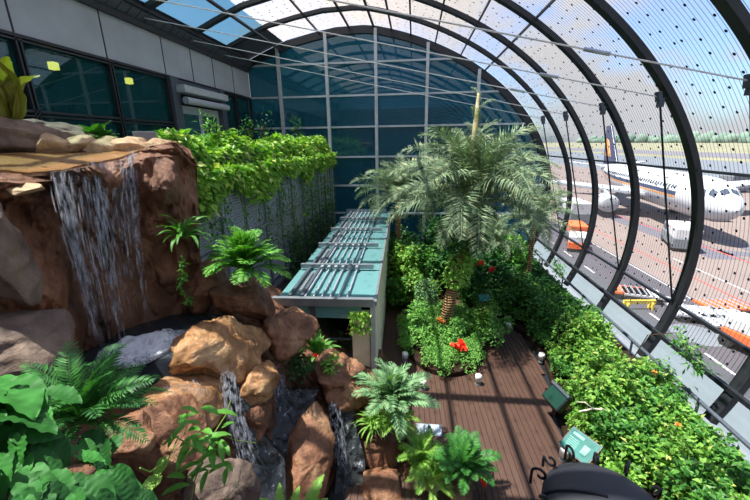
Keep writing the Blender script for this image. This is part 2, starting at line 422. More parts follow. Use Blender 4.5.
for x, wd in [(-6.75, .12), (-4.8, .07), (-3.3, .09), (-2.1, .1), (-1.2, .08), (-.25, .07), (.95, .06), (2.2, .05), (3.4, .05)]:  # one bar is added to lay shadows on the deck
    p = prof_at_x(x); b = MB(); b.bar((p[0], Y0, p[1]+.1), (p[0], Y1, p[1]+.1), wd, .07)
    setp(b.build('trim_%d' % k, M['rib']), kind='structure'); k += 1
for z, wd in [(5.2, .06), (1.72, .07)]:
    p = prof_at_z(z); b = MB(); b.bar((p[0]+.1, Y0, p[1]), (p[0]+.1, Y1, p[1]), .08, wd)
    setp(b.build('trim_%d' % k, M['rib']), kind='structure'); k += 1
b = MB(); p = prof_at_z(.9); b.bar((p[0]-.02, Y0, .9), (p[0]-.02, Y1, .9), .1, .11); setp(b.build('trim_%d' % k, M['rib']), kind='structure'); k += 1
# inner eave beam beside the gutter
b = MB(); b.bar((-8.47, Y0, 10.14), (-8.47, Y1, 10.14), .08, .1); b.bar((-8.72, Y0, 9.72), (-8.72, Y1, 9.72), .1, .16); setp(b.build('trim_%d' % k, M['gasket']), kind='structure')
b = MB()
for i in range(60): y = -3.1+i*.39; b.bar((-8.8, y, 9.82), (-8.5, y, 10.06), .3, .03); b.bar((-8.8, y+.19, 9.84), (-8.5, y+.19, 10.08), .1, .03)
setp(b.build('ceiling_soffit', M['gutter']), kind='structure')
# tie rods and hangers
cl_ends = {7.124: (5.54, 6.9), 9.587: (5.62, 6.93), 12.23: (5.61, 6.95), 14.9: (5.58, 6.92), 17.32: (5.56, 6.92), 4.52: (5.56, 6.92)}
ordn = {4.52: 'passing nearest overhead', 7.124: 'running to the nearest full glass arch', 9.587: 'running to the arch before the airliner nose', 12.23: 'running to the arch before the airliner tail', 14.9: 'running to the arch behind the large palm', 17.32: 'running nearest the end glass wall'}
for Y, (x, z) in cl_ends.items():
    px = prof_at_z(z)[0]
    root = empty('tie_rod', (x, Y, z), label='thin bright steel tie rod spanning the hall, '+ordn[Y], cat='tie rod', group='steel tie rods across the arches')
    e = Vector((-8.7-x, 0, 9.95-z))
    MB().tube([(0, 0, 0), e], .015, 6).build('rod', M['lampwhite'], root)
    MB().tube([e*.16, e*.19], .035, 8).build('turnbuckle', M['steel'], root)
    c = MB(); c.bar((px-x-.12, 0, .02), (-.05, 0, 0), .16, .22); c.box((.05, 0, -.12), (.06, .05, .1)); c.build('bracket', M['gutter'], root)
    low = prof_at_z(1.72)
    h = MB(); h.tube([(.06, 0, -.2), (low[0]-x+.02, 0, 1.72-z)], .022, 6)
    h.build('hanger', M['rib'], root)
# ------------------------------------------------------------------ end glass wall
inner_e = offs(prof, .05)
poly = [(p[0], p[1]) for p in inner_e if p[0] > -8.8]
poly = [(6.3, .02)]+poly+[(-8.8, 9.9), (-8.8, .02)]
def flat(name, poly2, Y, mat):
    me = bpy.data.meshes.new(name); n = len(poly2)
    me.from_pydata([(p[0], Y, p[1]) for p in poly2]+[(p[0], Y+.03, p[1]) for p in poly2], [], [tuple(range(n)), tuple(range(2*n-1, n-1, -1))]+[(i, i+n, (i+1) % n+n, (i+1) % n) for i in range(n)])
    return setp(link(name, me, mat), kind='structure')
flat('window_1', poly, 20.02, M['endglass'])
def top_at(x):
    if x > -8.7:
        c = [p for p in inner_e if p[1] > 3]; xs = np.array([p[0] for p in c]); zs = np.array([p[1] for p in c]); o = np.argsort(xs); return float(np.interp(x, xs[o], zs[o]))
    return 9.9
mull = MB()
for x in (-7.1, -4.55, -2.0, .6, 3.15): mull.bar((x, 19.93, 0), (x, 19.93, top_at(x)), .15, .16, (0, 1, 0))
def right_at(z): return prof_at_z(max(z, .1))[0] if z < 10.4 else 2.0
for z in (9.95, 8.4, 6.85, 5.3, 3.75, 2.2):
    c = [p for p in inner_e]; xr = max([p[0] for p in c if abs(p[1]-z) < .2])
    mull.bar((-8.75, 19.95, z), (xr, 19.95, z), .1, .09)
setp(mull.build('window_1_frame', M['mull']), kind='structure')
# the building behind that end wall
b = MB(); b.box((-6.0, 27, 2.5), (9.0, 2.5, 5.6)); setp(b.build('wall_beyond', M['panel']), kind='structure')
# ------------------------------------------------------------------ left wall with windows
LX = -8.8
wl = MB(); wl.box((LX-.1, 8.3, 9.35), (.1, 11.7, .93)); setp(wl.build('wall_left', M['panel']), kind='structure')
wl = MB(); wl.box((LX-.1, 8.3, 2.65), (.1, 11.7, 2.65)); setp(wl.build('wall_left_base', M['panel']), kind='structure')
pan = MB()
for Y in (2.9, 5.45, 8.03, 10.55, 13.1, 14.8, 16.4, 18.2): pan.box((LX+.0, Y, 9.1), (.012, .02, .66))
setp(pan.build('trim_30', M['gasket']), kind='structure')
wy = [-2.2, .35, 2.9, 5.45, 8.05, 10.6, 13.1]
nw = 2
for a, c in zip(wy[:-1], wy[1:]):
    g = MB(); g.box((LX-.08, (a+c)/2, 6.85), (.012, (c-a)/2, 1.55)); setp(g.build('window_%d' % nw, M['winglass']), kind='structure'); nw += 1
for a, c in ((16.9, 18.2), (18.2, 20)):
    g = MB(); g.box((LX-.08, (a+c)/2, 6.85), (.012, (c-a)/2, 1.55)); setp(g.build('window_%d' % nw, M['winglass']), kind='structure'); nw += 1
fr = MB()
for Y in wy+[16.9, 18.2, 19.9]: fr.box((LX, Y-.05, 6.85), (.05, .022, 1.55)); fr.box((LX, Y+.05, 6.85), (.05, .022, 1.55))
fr.box((LX, 8.3, 8.4), (.06, 11.7, .035)); fr.box((LX, 8.3, 8.31), (.05, 11.7, .02)); fr.box((LX, 5.4, 6.82), (.05, 7.7, .03)); fr.box((LX, 5.4, 6.72), (.05, 7.7, .02)); fr.box((LX, 18.4, 6.82), (.05, 1.6, .03))
setp(fr.build('window_2_frame', M['rib']), kind='structure')
# room behind the windows
rm = MB(); rm.box((LX-3.2, 8.3, 5.2), (3.0, 11.7, .1)); rm.box((LX-3.2, 8.3, 9.9), (3.0, 11.7, .1)); rm.box((LX-6.3, 8.3, 7.5), (.1, 11.7, 2.4)); rm.box((LX-3.2, 20.1, 7.5), (3, .1, 2.4)); rm.box((LX-3.2, -3.4, 7.5), (3, .1, 2.4))
M['room'] = m_plain('dark_room', '#4a5558', .8); setp(rm.build('wall_inner_room', M['room']), kind='structure')
def m_emit(name, c, s):
    t = NT(name); e = t.n('Emission', i_Color=lin(c), i_Strength=s); return t.done(e.outputs[0])
M['lamp'] = m_emit('lamp_glow', '#ffb850', 9)
for (px, py, lab) in ((53.5, 66, 'square lit ceiling light behind the second upper window'), (129, 81, 'small square lit ceiling light behind the third upper window')):
    q = atx(px, py, LX-1.6)
    L = empty('ceiling_light', (q[0], q[1], q[2]), label=lab, cat='ceiling light')
    MB().box((0, 0, 0), (.09, .09, .1)).build('diffuser', M['lamp'], L)
    MB().tube([(0, 0, .1), (0, 0, 9.8-q[2])], .03, 6).build('drop_rod', M['rib'], L)
# door bay
dr = MB(); dr.box((LX-.02, 13.33, 6.85), (.16, .22, 1.55)); dr.box((LX-.02, 16.7, 6.85), (.16, .2, 1.55)); dr.box((LX-.02, 15.0, 8.28), (.08, 1.5, .12)); setp(dr.build('door_1_frame', M['gutter']), kind='structure')
dr = MB(); dr.box((LX-.1, 15.0, 6.4), (.03, 1.5, 1.1)); setp(dr.build('door_1', M['panel']), kind='structure')
dr = MB(); [dr.box((LX-.06, y, 6.35), (.015, .55, .85)) for y in (14.3, 15.7)]; setp(dr.build('door_1_panes', M['winglass']), kind='structure')
can = empty('roller_shutter_box', (LX+.1, 14.95, 7.9), label='grey roller shutter box over the terrace door', cat='shutter box')
MB().box((.12, 0, 0.12), (.26, 1.6, .13)).build('hood', M['louver'], can, bevel=.03)
MB().tube([(.3, -1.55, -.28), (.3, 1.55, -.28)], .13, 12).build('roller', M['panel'], can)
# ------------------------------------------------------------------ terrace and louvred fence
FX = -4.63
t_ = MB(); t_.box(((LX+FX)/2-.06, 13.2, 2.62), ((FX-LX)/2-.08, 6.75, 2.6)); setp(t_.build('floor_terrace', M['concrete']), kind='structure')
fe = empty('louvred_fence', (FX, 13.3, 1.2), label='long grey louvred metal screen below the vine covered terrace edge', cat='fence')
lv = MB()
z = .15
while z < 4.05: lv.box((-.03, 0, z), (.02, 6.55, .022), M=Matrix.Rotation(.5, 3, 'Y')); z += .075
lv.box((-.07, 0, 2.05), (.01, 6.55, 2.05)); lv.build('louver_panel', M['louver'], fe)
for i in range(11): MB().box((.02, -6.5+i*1.3, 2.05), (.03, .035, 2.08)).build('post', M['alu'], fe)
for z in (.45, 2.42, 3.62): MB().box((.05, 0, z), (.025, 6.55, .03)).build('rail', M['alu'], fe)
tr_ = MB(); tr_.box((FX-.42, 13.3, 5.5), (.36, 6.5, .28)); setp(tr_.build('planter_trough', M['gutter']), label='long grey planter trough along the terrace edge under the vines', cat='planter')
# ------------------------------------------------------------------ floor and soil
gz = MB(); gz.box((-1.2, 8.3, -.06-.3), (7.65, 11.75, .3)); setp(gz.build('ground', M['soil']), kind='structure')
DR = -.036                                             # the fittings are turned two degrees
edge_r = [atz(*p, 0) for p in ((600, 500), (570, 472), (560, 440), (556, 420), (549, 385), (541, 362), (525, 338), (508, 327), (497, 318))]
ex = np.array([p[0] for p in edge_r]); ey = np.array([p[1] for p in edge_r])
db = MB(); x = -1.0; a_ = -.036
def deck_r(y): return float(np.interp(y, ey, ex))
i = 0; bw = .118
rr_ = random.Random(4)
for i in range(44):
    xx = -1.15+i*bw
    # each board runs along the turned axis; clip at the right edge
    ys = np.linspace(1.0, 13.2, 123); xs = xx-.036*(ys-7.0)+.0
    ok = xs+bw/2 < np.array([deck_r(y) for y in ys])
    if not ok.any(): continue
    seg = ys[ok]; y0, y1 = seg.min(), seg.max()
    if y1-y0 < .2: continue
    db.bar((xx-.036*(y0-7), y0, .03), (xx-.036*(y1-7), y1, .03), bw-.01, .05)
setp(db.build('floor', M['deck']), kind='structure')
sb = MB(); sb.box((1.5, 7, -.02), (2.9, 6.4, .015)); setp(sb.build('floor_joists', M['dark']), kind='structure')
# raised soil bank on the right
bank = [(deck_r(y)+.05, y) for y in np.linspace(1.5, 12.0, 30)]
bank = bank+[(3.0, 13.2), (-.6, 13.2), (-.6, 19.9), (6.25, 19.9), (6.25, 1.5)]
bk = MB(); bk.prism(bank, -.05, .16); setp(bk.build('ground_bank', M['soil']), kind='structure')
# handrail pipe by the glass
hr = empty('handrail', (6.15, 11, 0), label='blue grey pipe handrail along the foot of the glass', cat='handrail')
MB().tube([(0, -9, .62), (0, 8.6, .62)], .045, 10).build('pipe', M['gutter'], hr)
for i in range(8): MB().tube([(0, -8.8+i*2.45, 0.1), (0, -8.8+i*2.45, .62)], .03, 8).build('post', M['gutter'], hr)
# ------------------------------------------------------------------ rocks
_ico = {}
def ico(n):
    if n not in _ico:
        import bmesh
        bm = bmesh.new(); bmesh.ops.create_icosphere(bm, subdivisions=n, radius=1.0)
        V = np.array([v.co[:] for v in bm.verts]); T = np.array([[v.index for v in f.verts] for f in bm.faces]); bm.free(); _ico[n] = (V, T)
    return _ico[n]
def rock_mesh(name, rad, seed, tilt=(0, 0), sub=5, cuts=9, rough=.1):
    V, T = ico(sub); V = V.copy(); g = rng(seed)
    V = np.sign(V)*np.abs(V)**.82                      # boxier than a ball
    for k in range(cuts+3):
        n = nrm(g.normal(size=3)*[1, 1, .9]); d = g.uniform(.5, .82)
        s = V@n-d; V = V-np.outer(np.where(s > 0, s*.92, 0), n)
    V = V*(1+.1*fbm(V*1.3+seed*3.7, seed, 2)[:, None])
    V = V*np.array(rad)
    nn = nrm(V/np.array(rad))
    st = V*np.array([1, 1, 2.6])                        # layered strata
    V = V + nn*(rough*.45*fbm(V*2.6+seed, seed+5, 6)-rough*.8*np.abs(fbm(st*1.8+9, seed+8, 4))+rough*.3)[:, None]
    a, b = tilt
    R = np.array(Matrix.Rotation(a, 3, 'X') @ Matrix.Rotation(b, 3, 'Y')); V = V@R.T
    return mesh_np(name, V, tris=T, smooth=True)
def rock(px, py, r, rad, seed, label, mat='rock', tilt=(0, 0), name='boulder', sub=5, cuts=9, rough=.1, group=None):
    p = atr(px, py, r); az = math.atan2(p[0], p[1])
    o = link(name, rock_mesh(name, rad, seed, tilt, sub, cuts, rough), M[mat], None, p, (0, 0, -az))
    return setp(o, label=label, cat='rock', group=group)
def curtain(name, cols, rows, nu, nv, disp, seed, mat, back=1.6, sc=1.2):
    """a rock face through control points rows[j][i]=(px,py,r), closed at the back"""
    G = np.array([[atr(*c) for c in row] for row in rows]); nr, nc = G.shape[:2]
    def interp(A, t, ax):
        n = A.shape[ax]; x = t*(n-1); i = np.minimum(x.astype(int), n-2); f = x-i; f = f*f*(3-2*f)*.5+f*.5
        A0 = np.take(A, i, ax); A1 = np.take(A, i+1, ax); sh = [1]*A0.ndim; sh[ax] = -1; f = f.reshape(sh)
        return A0*(1-f)+A1*f
    S = interp(interp(G, np.linspace(0, 1, nv), 0), np.linspace(0, 1, nu), 1)
    P = S.reshape(-1, 3); out = nrm((P-C0)*np.array([1, 1, 0]))
    q = P*sc; f = fbm(q*np.array([1, 1, .55]), seed, 6)+.35*fbm(q*np.array([3.2, 3.2, 2.2]), seed+9, 4); rid = np.abs(fbm(q*np.array([1.5, 1.5, .9])+5, seed+3, 4))
    gx = np.minimum(1, np.minimum(np.tile(np.arange(nu), nv), nu-1-np.tile(np.arange(nu), nv))/4)
    P = P + out*(disp*(f*.8-rid*.9+.25))[:, None]
    B = P.reshape(nv, nu, 3).copy(); ob = out.reshape(nv, nu, 3); B = B+ob*back
    V = np.vstack([P, B.reshape(-1, 3)]); n = nu*nv
    Q = []
    for j in range(nv-1):
        a = j*nu+np.arange(nu-1); Q.append(np.stack([a, a+nu, a+nu+1, a+1], 1)); Q.append(np.stack([a+n, a+n+1, a+n+nu+1, a+n+nu], 1))
    per = [j*nu for j in range(nv)]+[(nv-1)*nu+i for i in range(1, nu)]+[j*nu+nu-1 for j in range(nv-2, -1, -1)]+[i for i in range(nu-2, 0, -1)]
    per = np.array(per); nx = np.roll(per, -1); Q.append(np.stack([per, per+n, nx+n, nx], 1))
    return link(name, mesh_np(name, V, np.concatenate(Q), smooth=True), M[mat])
lipx = [-60, 0, 30, 60, 90, 120, 150, 176, 197]
cl = curtain('cliff_face', 9, [
    [(-60, 176, 5.6), (0, 174, 5.8), (30, 175, 5.9), (60, 172, 6.0), (90, 166, 6.3), (120, 160, 6.7), (150, 146, 7.1), (176, 141, 7.3), (190, 150, 7.4)],
    [(-60, 184, 5.5), (0, 182, 5.6), (30, 184, 5.7), (60, 182, 5.85), (90, 177, 6.15), (120, 171, 6.5), (150, 157, 6.8), (178, 156, 6.9), (197, 166, 7.2)],
    [(-60, 205, 5.6), (0, 205, 5.9), (30, 208, 6.15), (60, 205, 6.35), (90, 200, 6.6), (120, 195, 6.9), (152, 185, 6.75), (180, 190, 6.75), (198, 205, 7.2)],
    [(-60, 260, 5.6), (0, 260, 5.9), (30, 260, 6.1), (60, 255, 6.3), (90, 250, 6.6), (120, 245, 6.9), (152, 235, 6.8), (180, 240, 6.8), (200, 262, 7.2)],
    [(-60, 320, 5.4), (0, 320, 5.8), (30, 320, 5.95), (60, 315, 6.1), (90, 310, 6.45), (120, 300, 6.8), (152, 290, 6.9), (180, 290, 6.95), (212, 300, 7.2)],
    [(-60, 400, 5.0), (0, 400, 5.4), (30, 395, 5.6), (60, 390, 5.9), (90, 380, 6.2), (120, 365, 6.6), (152, 340, 6.9), (180, 330, 7.0), (215, 335, 7.2)],
], 260, 210, .42, 11, 'cliff', 1.5, 1.0)
setp(cl, label='tall dark red-brown rock cliff behind the large waterfall', cat='cliff')
# bed of the cascade, running down from the plunge pool to the deck
bd = curtain('cascade_bed', 9, [
    [(60, 380, 6.6), (120, 352, 6.9), (170, 318, 7.1), (215, 300, 7.2), (270, 300, 7.4), (320, 335, 7.3), (350, 365, 7.0), (385, 385, 6.7)],
    [(40, 415, 5.7), (110, 385, 6.1), (165, 345, 6.3), (215, 335, 6.4), (270, 345, 6.6), (320, 365, 6.7), (355, 385, 6.6), (395, 405, 6.3)],
    [(30, 460, 4.9), (110, 430, 5.1), (170, 405, 5.3), (225, 390, 5.6), (280, 385, 6.0), (325, 400, 6.2), (360, 415, 6.1), (405, 425, 6.0)],
    [(20, 520, 4.2), (110, 490, 4.4), (180, 455, 4.7), (235, 440, 4.95), (285, 435, 5.45), (330, 440, 5.7), (365, 450, 5.6), (410, 455, 5.5)],
    [(20, 600, 3.8), (110, 570, 3.9), (180, 540, 4.1), (240, 520, 4.4), (290, 510, 4.75), (335, 510, 5.0), (370, 510, 5.0), (410, 510, 4.9)],
], 130, 90, .22, 23, 'cliff', 1.2, 1.6)
setp(bd, label='dark wet rock bed of the cascade between the boulders', cat='rock bed')
# pond on top of the cliff
pts = [(-40, 176, 6.0), (0, 174, 6.05), (30, 176, 6.1), (62, 173, 6.2), (92, 167, 6.45), (120, 161, 6.85), (146, 152, 7.2)]
lo_ = np.array([atr(p[0], p[1], p[2]+.02) for p in pts]); hi_ = np.array([atr(px, py, rr) for px, py, rr in [(-40, 158, 7.5), (0, 157, 7.5), (30, 156, 7.5), (60, 155, 7.55), (92, 153, 7.6), (122, 151, 7.7), (150, 149, 7.8)]])
nP = 40; V = []
for j in range(12):
    f = j/11; row = lo_*(1-f)+hi_*f; t = np.linspace(0, len(row)-1, nP); i0 = np.minimum(t.astype(int), len(row)-2); ff = (t-i0)[:, None]; V.append(row[i0]*(1-ff)+row[i0+1]*ff)
V = np.concatenate(V); V[:, 2] += .05+.02*fbm(V*3, 4, 3)
Vb = V.copy(); Vb[:, 2] -= .05; n = len(V)
Q = [(j*nP+i, j*nP+i+1, (j+1)*nP+i+1, (j+1)*nP+i) for j in range(11) for i in range(nP-1)]
Q2 = [tuple(a+n for a in q[::-1]) for q in Q]
per = [i for i in range(nP)]+[j*nP+nP-1 for j in range(1, 12)]+[11*nP+i for i in range(nP-2, -1, -1)]+[j*nP for j in range(10, 0, -1)]
Q3 = [(per[i], per[(i+1) % len(per)], per[(i+1) % len(per)]+n, per[i]+n) for i in range(len(per))]
setp(link('pond_water', mesh_np('pond_water', np.vstack([V, Vb]), Q+Q2+Q3, smooth=True), M['pond']), label='shallow sandy water lying on the cliff top before it falls', cat='water', kind='stuff')
# ledge that carries the pond and the stones round it
lg = MB()
lg.add([tuple(atr(px, 150, r_)[:2])+(z_,) for (px, r_) in ((-90, 6.6), (175, 7.2), (185, 9.2), (-90, 9.3)) for z_ in (3.0, 5.58)], [(0, 1, 3, 2), (2, 3, 5, 4), (4, 5, 7, 6), (6, 7, 1, 0), (1, 7, 5, 3), (0, 2, 4, 6)])
setp(lg.build('rock_ledge', M['cliff']), label='flat rock ledge under the pond on the cliff top', cat='rock')
rock(20, 138, 7.9, (.95, .5, .42), 3, 'long dark boulder on the cliff top under the strap-leaved fern', 'rockgrey', cuts=5)
for i, (px, py, w_, h_, s, lb) in enumerate([(52, 146, .24, .2, 31, 'pale stone on the pond edge nearest the long dark boulder'), (80, 145, .26, .19, 32, 'pale stone in the pond edge row, second from the dark boulder'), (106, 146, .27, .18, 33, 'pale stone in the middle of the pond edge row'), (132, 147, .25, .16, 34, 'pale stone in the pond edge row before the last one'), (156, 146, .26, .2, 35, 'pale stone at the vine end of the pond edge row')]):
    rock(px, py, 7.55, (w_+.08, .2, h_), s, lb, 'rockpale', sub=4, group='pale stones edging the pond', rough=.05)
rock(22, 190, 5.75, (.24, .18, .07), 36, 'small flat pale rock at the pond lip on the cliff', 'rockpale', sub=4, rough=.03)
rock(0, 255, 5.05, (.32, .4, .62), 41, 'tall brown boulder leaning on the cliff beside the waterfall', 'rockgrey', (.1, -.25), cuts=7)
rock(12, 350, 4.75, (.5, .45, .42), 42, 'big rounded brown boulder at the foot of the cliff', 'rockgrey', (0, .15), cuts=7)
def outline_rock(pts, df, db, seed, label, mat='rock', name='boulder', rough=.09):
    """a boulder grown from its outline: each corner has its own distance, front bulge df, back depth db"""
    P = np.array([atr(*p) for p in pts]); n = 96
    L = np.concatenate([[0], np.cumsum(np.linalg.norm(np.roll(P, -1, 0)-P, axis=1))]); Pc = np.vstack([P, P[:1]])
    t = np.linspace(0, L[-1], n, endpoint=False); O = np.stack([np.interp(t, L, Pc[:, i]) for i in range(3)], 1)
    for _ in range(2): O = O*.5+(np.roll(O, 1, 0)+np.roll(O, -1, 0))*.25
    c = O.mean(0); O = c+(O-c)*1.1; N = np.linalg.svd(O-c)[2][2]
    if N @ (C0-c) < 0: N = -N
    V = [c+N*df]; K = 34
    rings = np.linspace(0, 1, K+2)[1:-1]
    for q in rings:
        a = q*PI; rad = math.sin(a)**.62 if a < PI/2 else math.sin(a)**.8
        off = df*(math.cos(a)) if a < PI/2 else db*math.cos(a)
        if a < PI/2: off = df*math.cos(a)**.8
        V += list(c+(O-c)*rad+N*off)
    V.append(c-N*db); V = np.array(V)
    g = rng(seed); d0 = V-c
    for k in range(10):                                  # flat facets
        m = nrm(N*g.uniform(.3, 1.2)+g.normal(size=3)*.7); h = d0 @ m; lim = np.quantile(h, g.uniform(.8, .95)); ex = np.where(h > lim, h-lim, 0)
        d0 = d0-np.outer(ex*.8, m)
    V = c+d0
    o2 = nrm(d0); q = V*np.array([1, 1, 1.5])
    V = V+o2*(rough*(.55*fbm(q*2.6, seed, 5)-.9*np.abs(fbm(q*2.2+7, seed+4, 5))+.3))[:, None]
    T = [(0, 1+i, 1+(i+1) % n) for i in range(n)]; last = len(V)-1; b = 1+(K-1)*n
    T += [(last, b+(i+1) % n, b+i) for i in range(n)]
    Q = [(1+k*n+i, 1+(k+1)*n+i, 1+(k+1)*n+(i+1) % n, 1+k*n+(i+1) % n) for k in range(K-1) for i in range(n)]
    me = mesh_np(name, V-c, Q, T, smooth=True)
    return setp(link(name, me, M[mat], None, c), label=label, cat='rock')
outline_rock([(186, 268, 6.9), (198, 252, 7.05), (224, 260, 7.05), (232, 285, 6.85), (214, 302, 6.6), (196, 314, 6.6), (184, 292, 6.75)], .25, .5, 44, 'dark rock wedged between the cliff and the fern rock', 'cliff')
outline_rock([(203, 290, 6.45), (222, 279, 6.7), (255, 280, 6.8), (276, 287, 6.8), (281, 305, 6.65), (268, 318, 6.45), (240, 313, 6.4), (215, 320, 6.3), (203, 308, 6.3)], .3, .5, 45, 'dark brown rock that carries the big bright fern', 'cliff')
outline_rock([(268, 320, 6.2), (278, 310, 6.4), (298, 307, 6.55), (312, 312, 6.5), (319, 328, 6.35), (316, 346, 6.15), (300, 350, 6.05), (285, 356, 5.95), (270, 350, 6.0)], .25, .4, 46, 'brown boulder in front of the glass roofed shelter', 'rock')
outline_rock([(156, 352, 5.15), (170, 338, 5.55), (200, 325, 5.95), (228, 311, 6.35), (252, 311, 6.4), (268, 318, 6.2), (272, 338, 5.85), (262, 354, 5.6), (257, 369, 5.4), (240, 380, 5.25), (222, 374, 5.25), (212, 366, 5.3), (190, 370, 5.1), (166, 368, 5.05)], .2, .5, 47, 'large wet golden boulder lit by the sun below the fern', 'rockwet', rough=.12)
outline_rock([(248, 374, 5.3), (262, 362, 5.55), (276, 355, 5.7), (281, 372, 5.5), (277, 390, 5.3), (268, 404, 5.15), (256, 413, 5.0), (246, 402, 5.05), (243, 386, 5.2)], .2, .4, 48, 'lumpy brown boulder under the wet golden one', 'rockwet')
outline_rock([(246, 402, 5.0), (262, 406, 5.2), (273, 402, 5.3), (274, 430, 5.05), (266, 452, 4.85), (253, 456, 4.75), (245, 430, 4.9)], .12, .4, 66, 'dark wet rock under the lumpy boulder between two channels', 'cliff')
outline_rock([(136, 404, 4.7), (156, 384, 5.05), (178, 368, 5.3), (208, 366, 5.4), (232, 380, 5.3), (233, 398, 5.0), (224, 416, 4.8), (210, 432, 4.6), (188, 440, 4.5), (160, 428, 4.55)], .16, .5, 49, 'broad sloping brown boulder under the golden one', 'rockwet')
outline_rock([(142, 414, 4.45), (163, 401, 4.7), (190, 400, 4.75), (208, 413, 4.65), (216, 440, 4.4), (209, 470, 4.1), (180, 482, 3.95), (150, 474, 3.95), (134, 450, 4.1)], .22, .5, 50, 'pale brown slab catching sun beside the broad leaves', 'rock')
outline_rock([(180, 505, 3.55), (188, 472, 3.9), (204, 456, 4.1), (225, 452, 4.15), (243, 468, 4.0), (252, 490, 3.8), (254, 520, 3.55), (215, 525, 3.5)], .25, .4, 51, 'grey rounded rock behind the young creeper', 'rockgrey')
outline_rock([(276, 480, 4.7), (288, 450, 5.0), (301, 425, 5.25), (318, 404, 5.5), (333, 393, 5.7), (342, 397, 5.65), (340, 420, 5.4), (335, 445, 5.1), (332, 475, 4.85), (330, 518, 4.5), (295, 524, 4.4), (266, 512, 4.4)], .16, .55, 52, 'tall reddish slab rock between the two small cascades', 'rock', rough=.07)
outline_rock([(316, 380, 5.95), (317, 362, 6.15), (330, 351, 6.3), (346, 349, 6.4), (361, 361, 6.3), (369, 380, 6.15), (374, 402, 5.9), (360, 412, 5.8), (345, 410, 5.8), (335, 402, 5.8), (325, 400, 5.8)], .22, .4, 53, 'furrowed brown rock under the lance-leaved plant', 'rock', rough=.16)
outline_rock([(356, 436, 5.65), (378, 426, 5.85), (400, 428, 5.9), (414, 440, 5.75), (414, 462, 5.5), (395, 470, 5.4), (370, 464, 5.4), (356, 450, 5.5)], .2, .4, 55, 'dark red-brown rock below the grassy plants', 'cliff')
outline_rock([(362, 510, 4.65), (365, 467, 5.1), (380, 462, 5.2), (397, 468, 5.1), (400, 510, 4.65)], .1, .45, 56, 'blocky flat-topped rock at the foot of the cascade', 'rock', rough=.05)
outline_rock([(396, 510, 4.85), (398, 474, 5.25), (414, 464, 5.45), (432, 470, 5.4), (440, 490, 5.15), (436, 512, 4.9)], .15, .4, 63, 'dark low rock between the blocky rock and the finely cut fern', 'cliff')
rock(432, 478, 5.25, (.34, .3, .24), 57, 'low pinkish rock between the palm-like fern and the cascade', 'rockpale', (0, 0), cuts=7)
rock(455, 492, 5.05, (.4, .32, .26), 58, 'low brown rock under the dark rosette fern', 'rock', (0, 0))
rock(128, 440, 3.95, (.3, .28, .26), 59, 'mossy brown rock behind the fern near the broad leaves', 'rock', (.2, .2))
rock(0, 512, 2.25, (.5, .36, .36), 60, 'dark rock under the broad leaved plants', 'cliff', (.2, 0), cuts=6)
rock(300, 560, 2.7, (.5, .4, .4), 61, 'rock under the young strap leaves', 'cliff')
# ------------------------------------------------------------------ falling water
def strands(path_fn, n, seed, w0=.008, w1=.022, steps=22, jit=.05):
    g = rng(seed); V = []; Q = []
    for k in range(n):
        u = g.random(); t0 = g.uniform(0, .25) if g.random() < .5 else 0; t1 = g.uniform(.55, 1.0); ww = g.uniform(w0, w1); ph = g.random(3)*20
        t = np.linspace(t0, t1, steps); P = np.array([path_fn(u, a) for a in t])
        j = np.stack([vnoise(np.stack([t*4+ph[0], t*0+ph[1], t*0+k], 1), 3+i) for i in range(3)], 1)*jit; P = P+j
        d = nrm((P-C0)*np.array([1, 1, 0])); side = np.stack([d[:, 1], -d[:, 0], d[:, 0]*0], 1)
        taper = np.clip(np.minimum((t-t0)*12, (t1-t)*6), .2, 1)[:, None]*ww
        n0 = len(V)*1
        A = P-side*taper; B = P+side*taper; Cc = P-d*taper
        base = sum(len(x) for x in V)
        blk = np.stack([A, Cc, B, P+d*taper*.6], 1).reshape(-1, 3); V.append(blk)
        for s in range(steps-1):
            for e in range(4): Q.append((base+s*4+e, base+s*4+(e+1) % 4, base+s*4+4+(e+1) % 4, base+s*4+4+e))
    return np.concatenate(V), Q
lip_c = [(40, 178, 5.85), (62, 172, 6.0), (90, 166, 6.25), (118, 160, 6.6), (140, 152, 6.9)]
bot_c = [(98, 372, 5.75), (108, 372, 5.85), (122, 364, 5.95), (140, 352, 6.2), (156, 338, 6.5)]
def pl(c, u):
    x = u*(len(c)-1); i = min(int(x), len(c)-2); f = x-i; return tuple(c[i][k]*(1-f)+c[i+1][k]*f for k in range(3))
LP = [np.array([atr(*pl(c, u)) for u in np.linspace(0, 1, 41)]) for c in (lip_c, bot_c)]
def fall_path(u, t):
    # three denser streams along the lip
    u = .08+.9*u; s = math.sin(u*PI*5.2)*.035; u = min(.999, max(0, u+s)); a = LP[0][int(u*40)]; b = LP[1][int(u*40)]
    p = a*(1-t)+b*t; z = a[2]*(1-t*t*.75-t*.25)+b[2]*(t*t*.75+t*.25)
    return np.array([p[0], p[1], z+.04])
V, Q = strands(fall_path, 300, 2, .002, .007)
setp(link('waterfall', mesh_np('waterfall', V, Q, smooth=True), M['fall']), label='tall thin veil of white water falling down the dark cliff', cat='waterfall')
def stream(name, path, n, seed, width, label, grp=None):
    P = np.array([atr(*p) for p in path])
    def fn(u, t):
        x = t*(len(P)-1); i = min(int(x), len(P)-2); f = x-i; p = P[i]*(1-f)+P[i+1]*f; d = nrm((p-C0)*np.array([1, 1, 0]))
        return p+np.array([d[1], -d[0], 0])*(u-.5)*width*(.6+.6*t)+np.array([0, 0, .03])
    V, Q = strands(fn, int(n*1.2), seed, .002, .007, 14, .06)
    return setp(link(name, mesh_np(name, V, Q, smooth=True), M['fall']), label=label, cat='waterfall', group=grp)
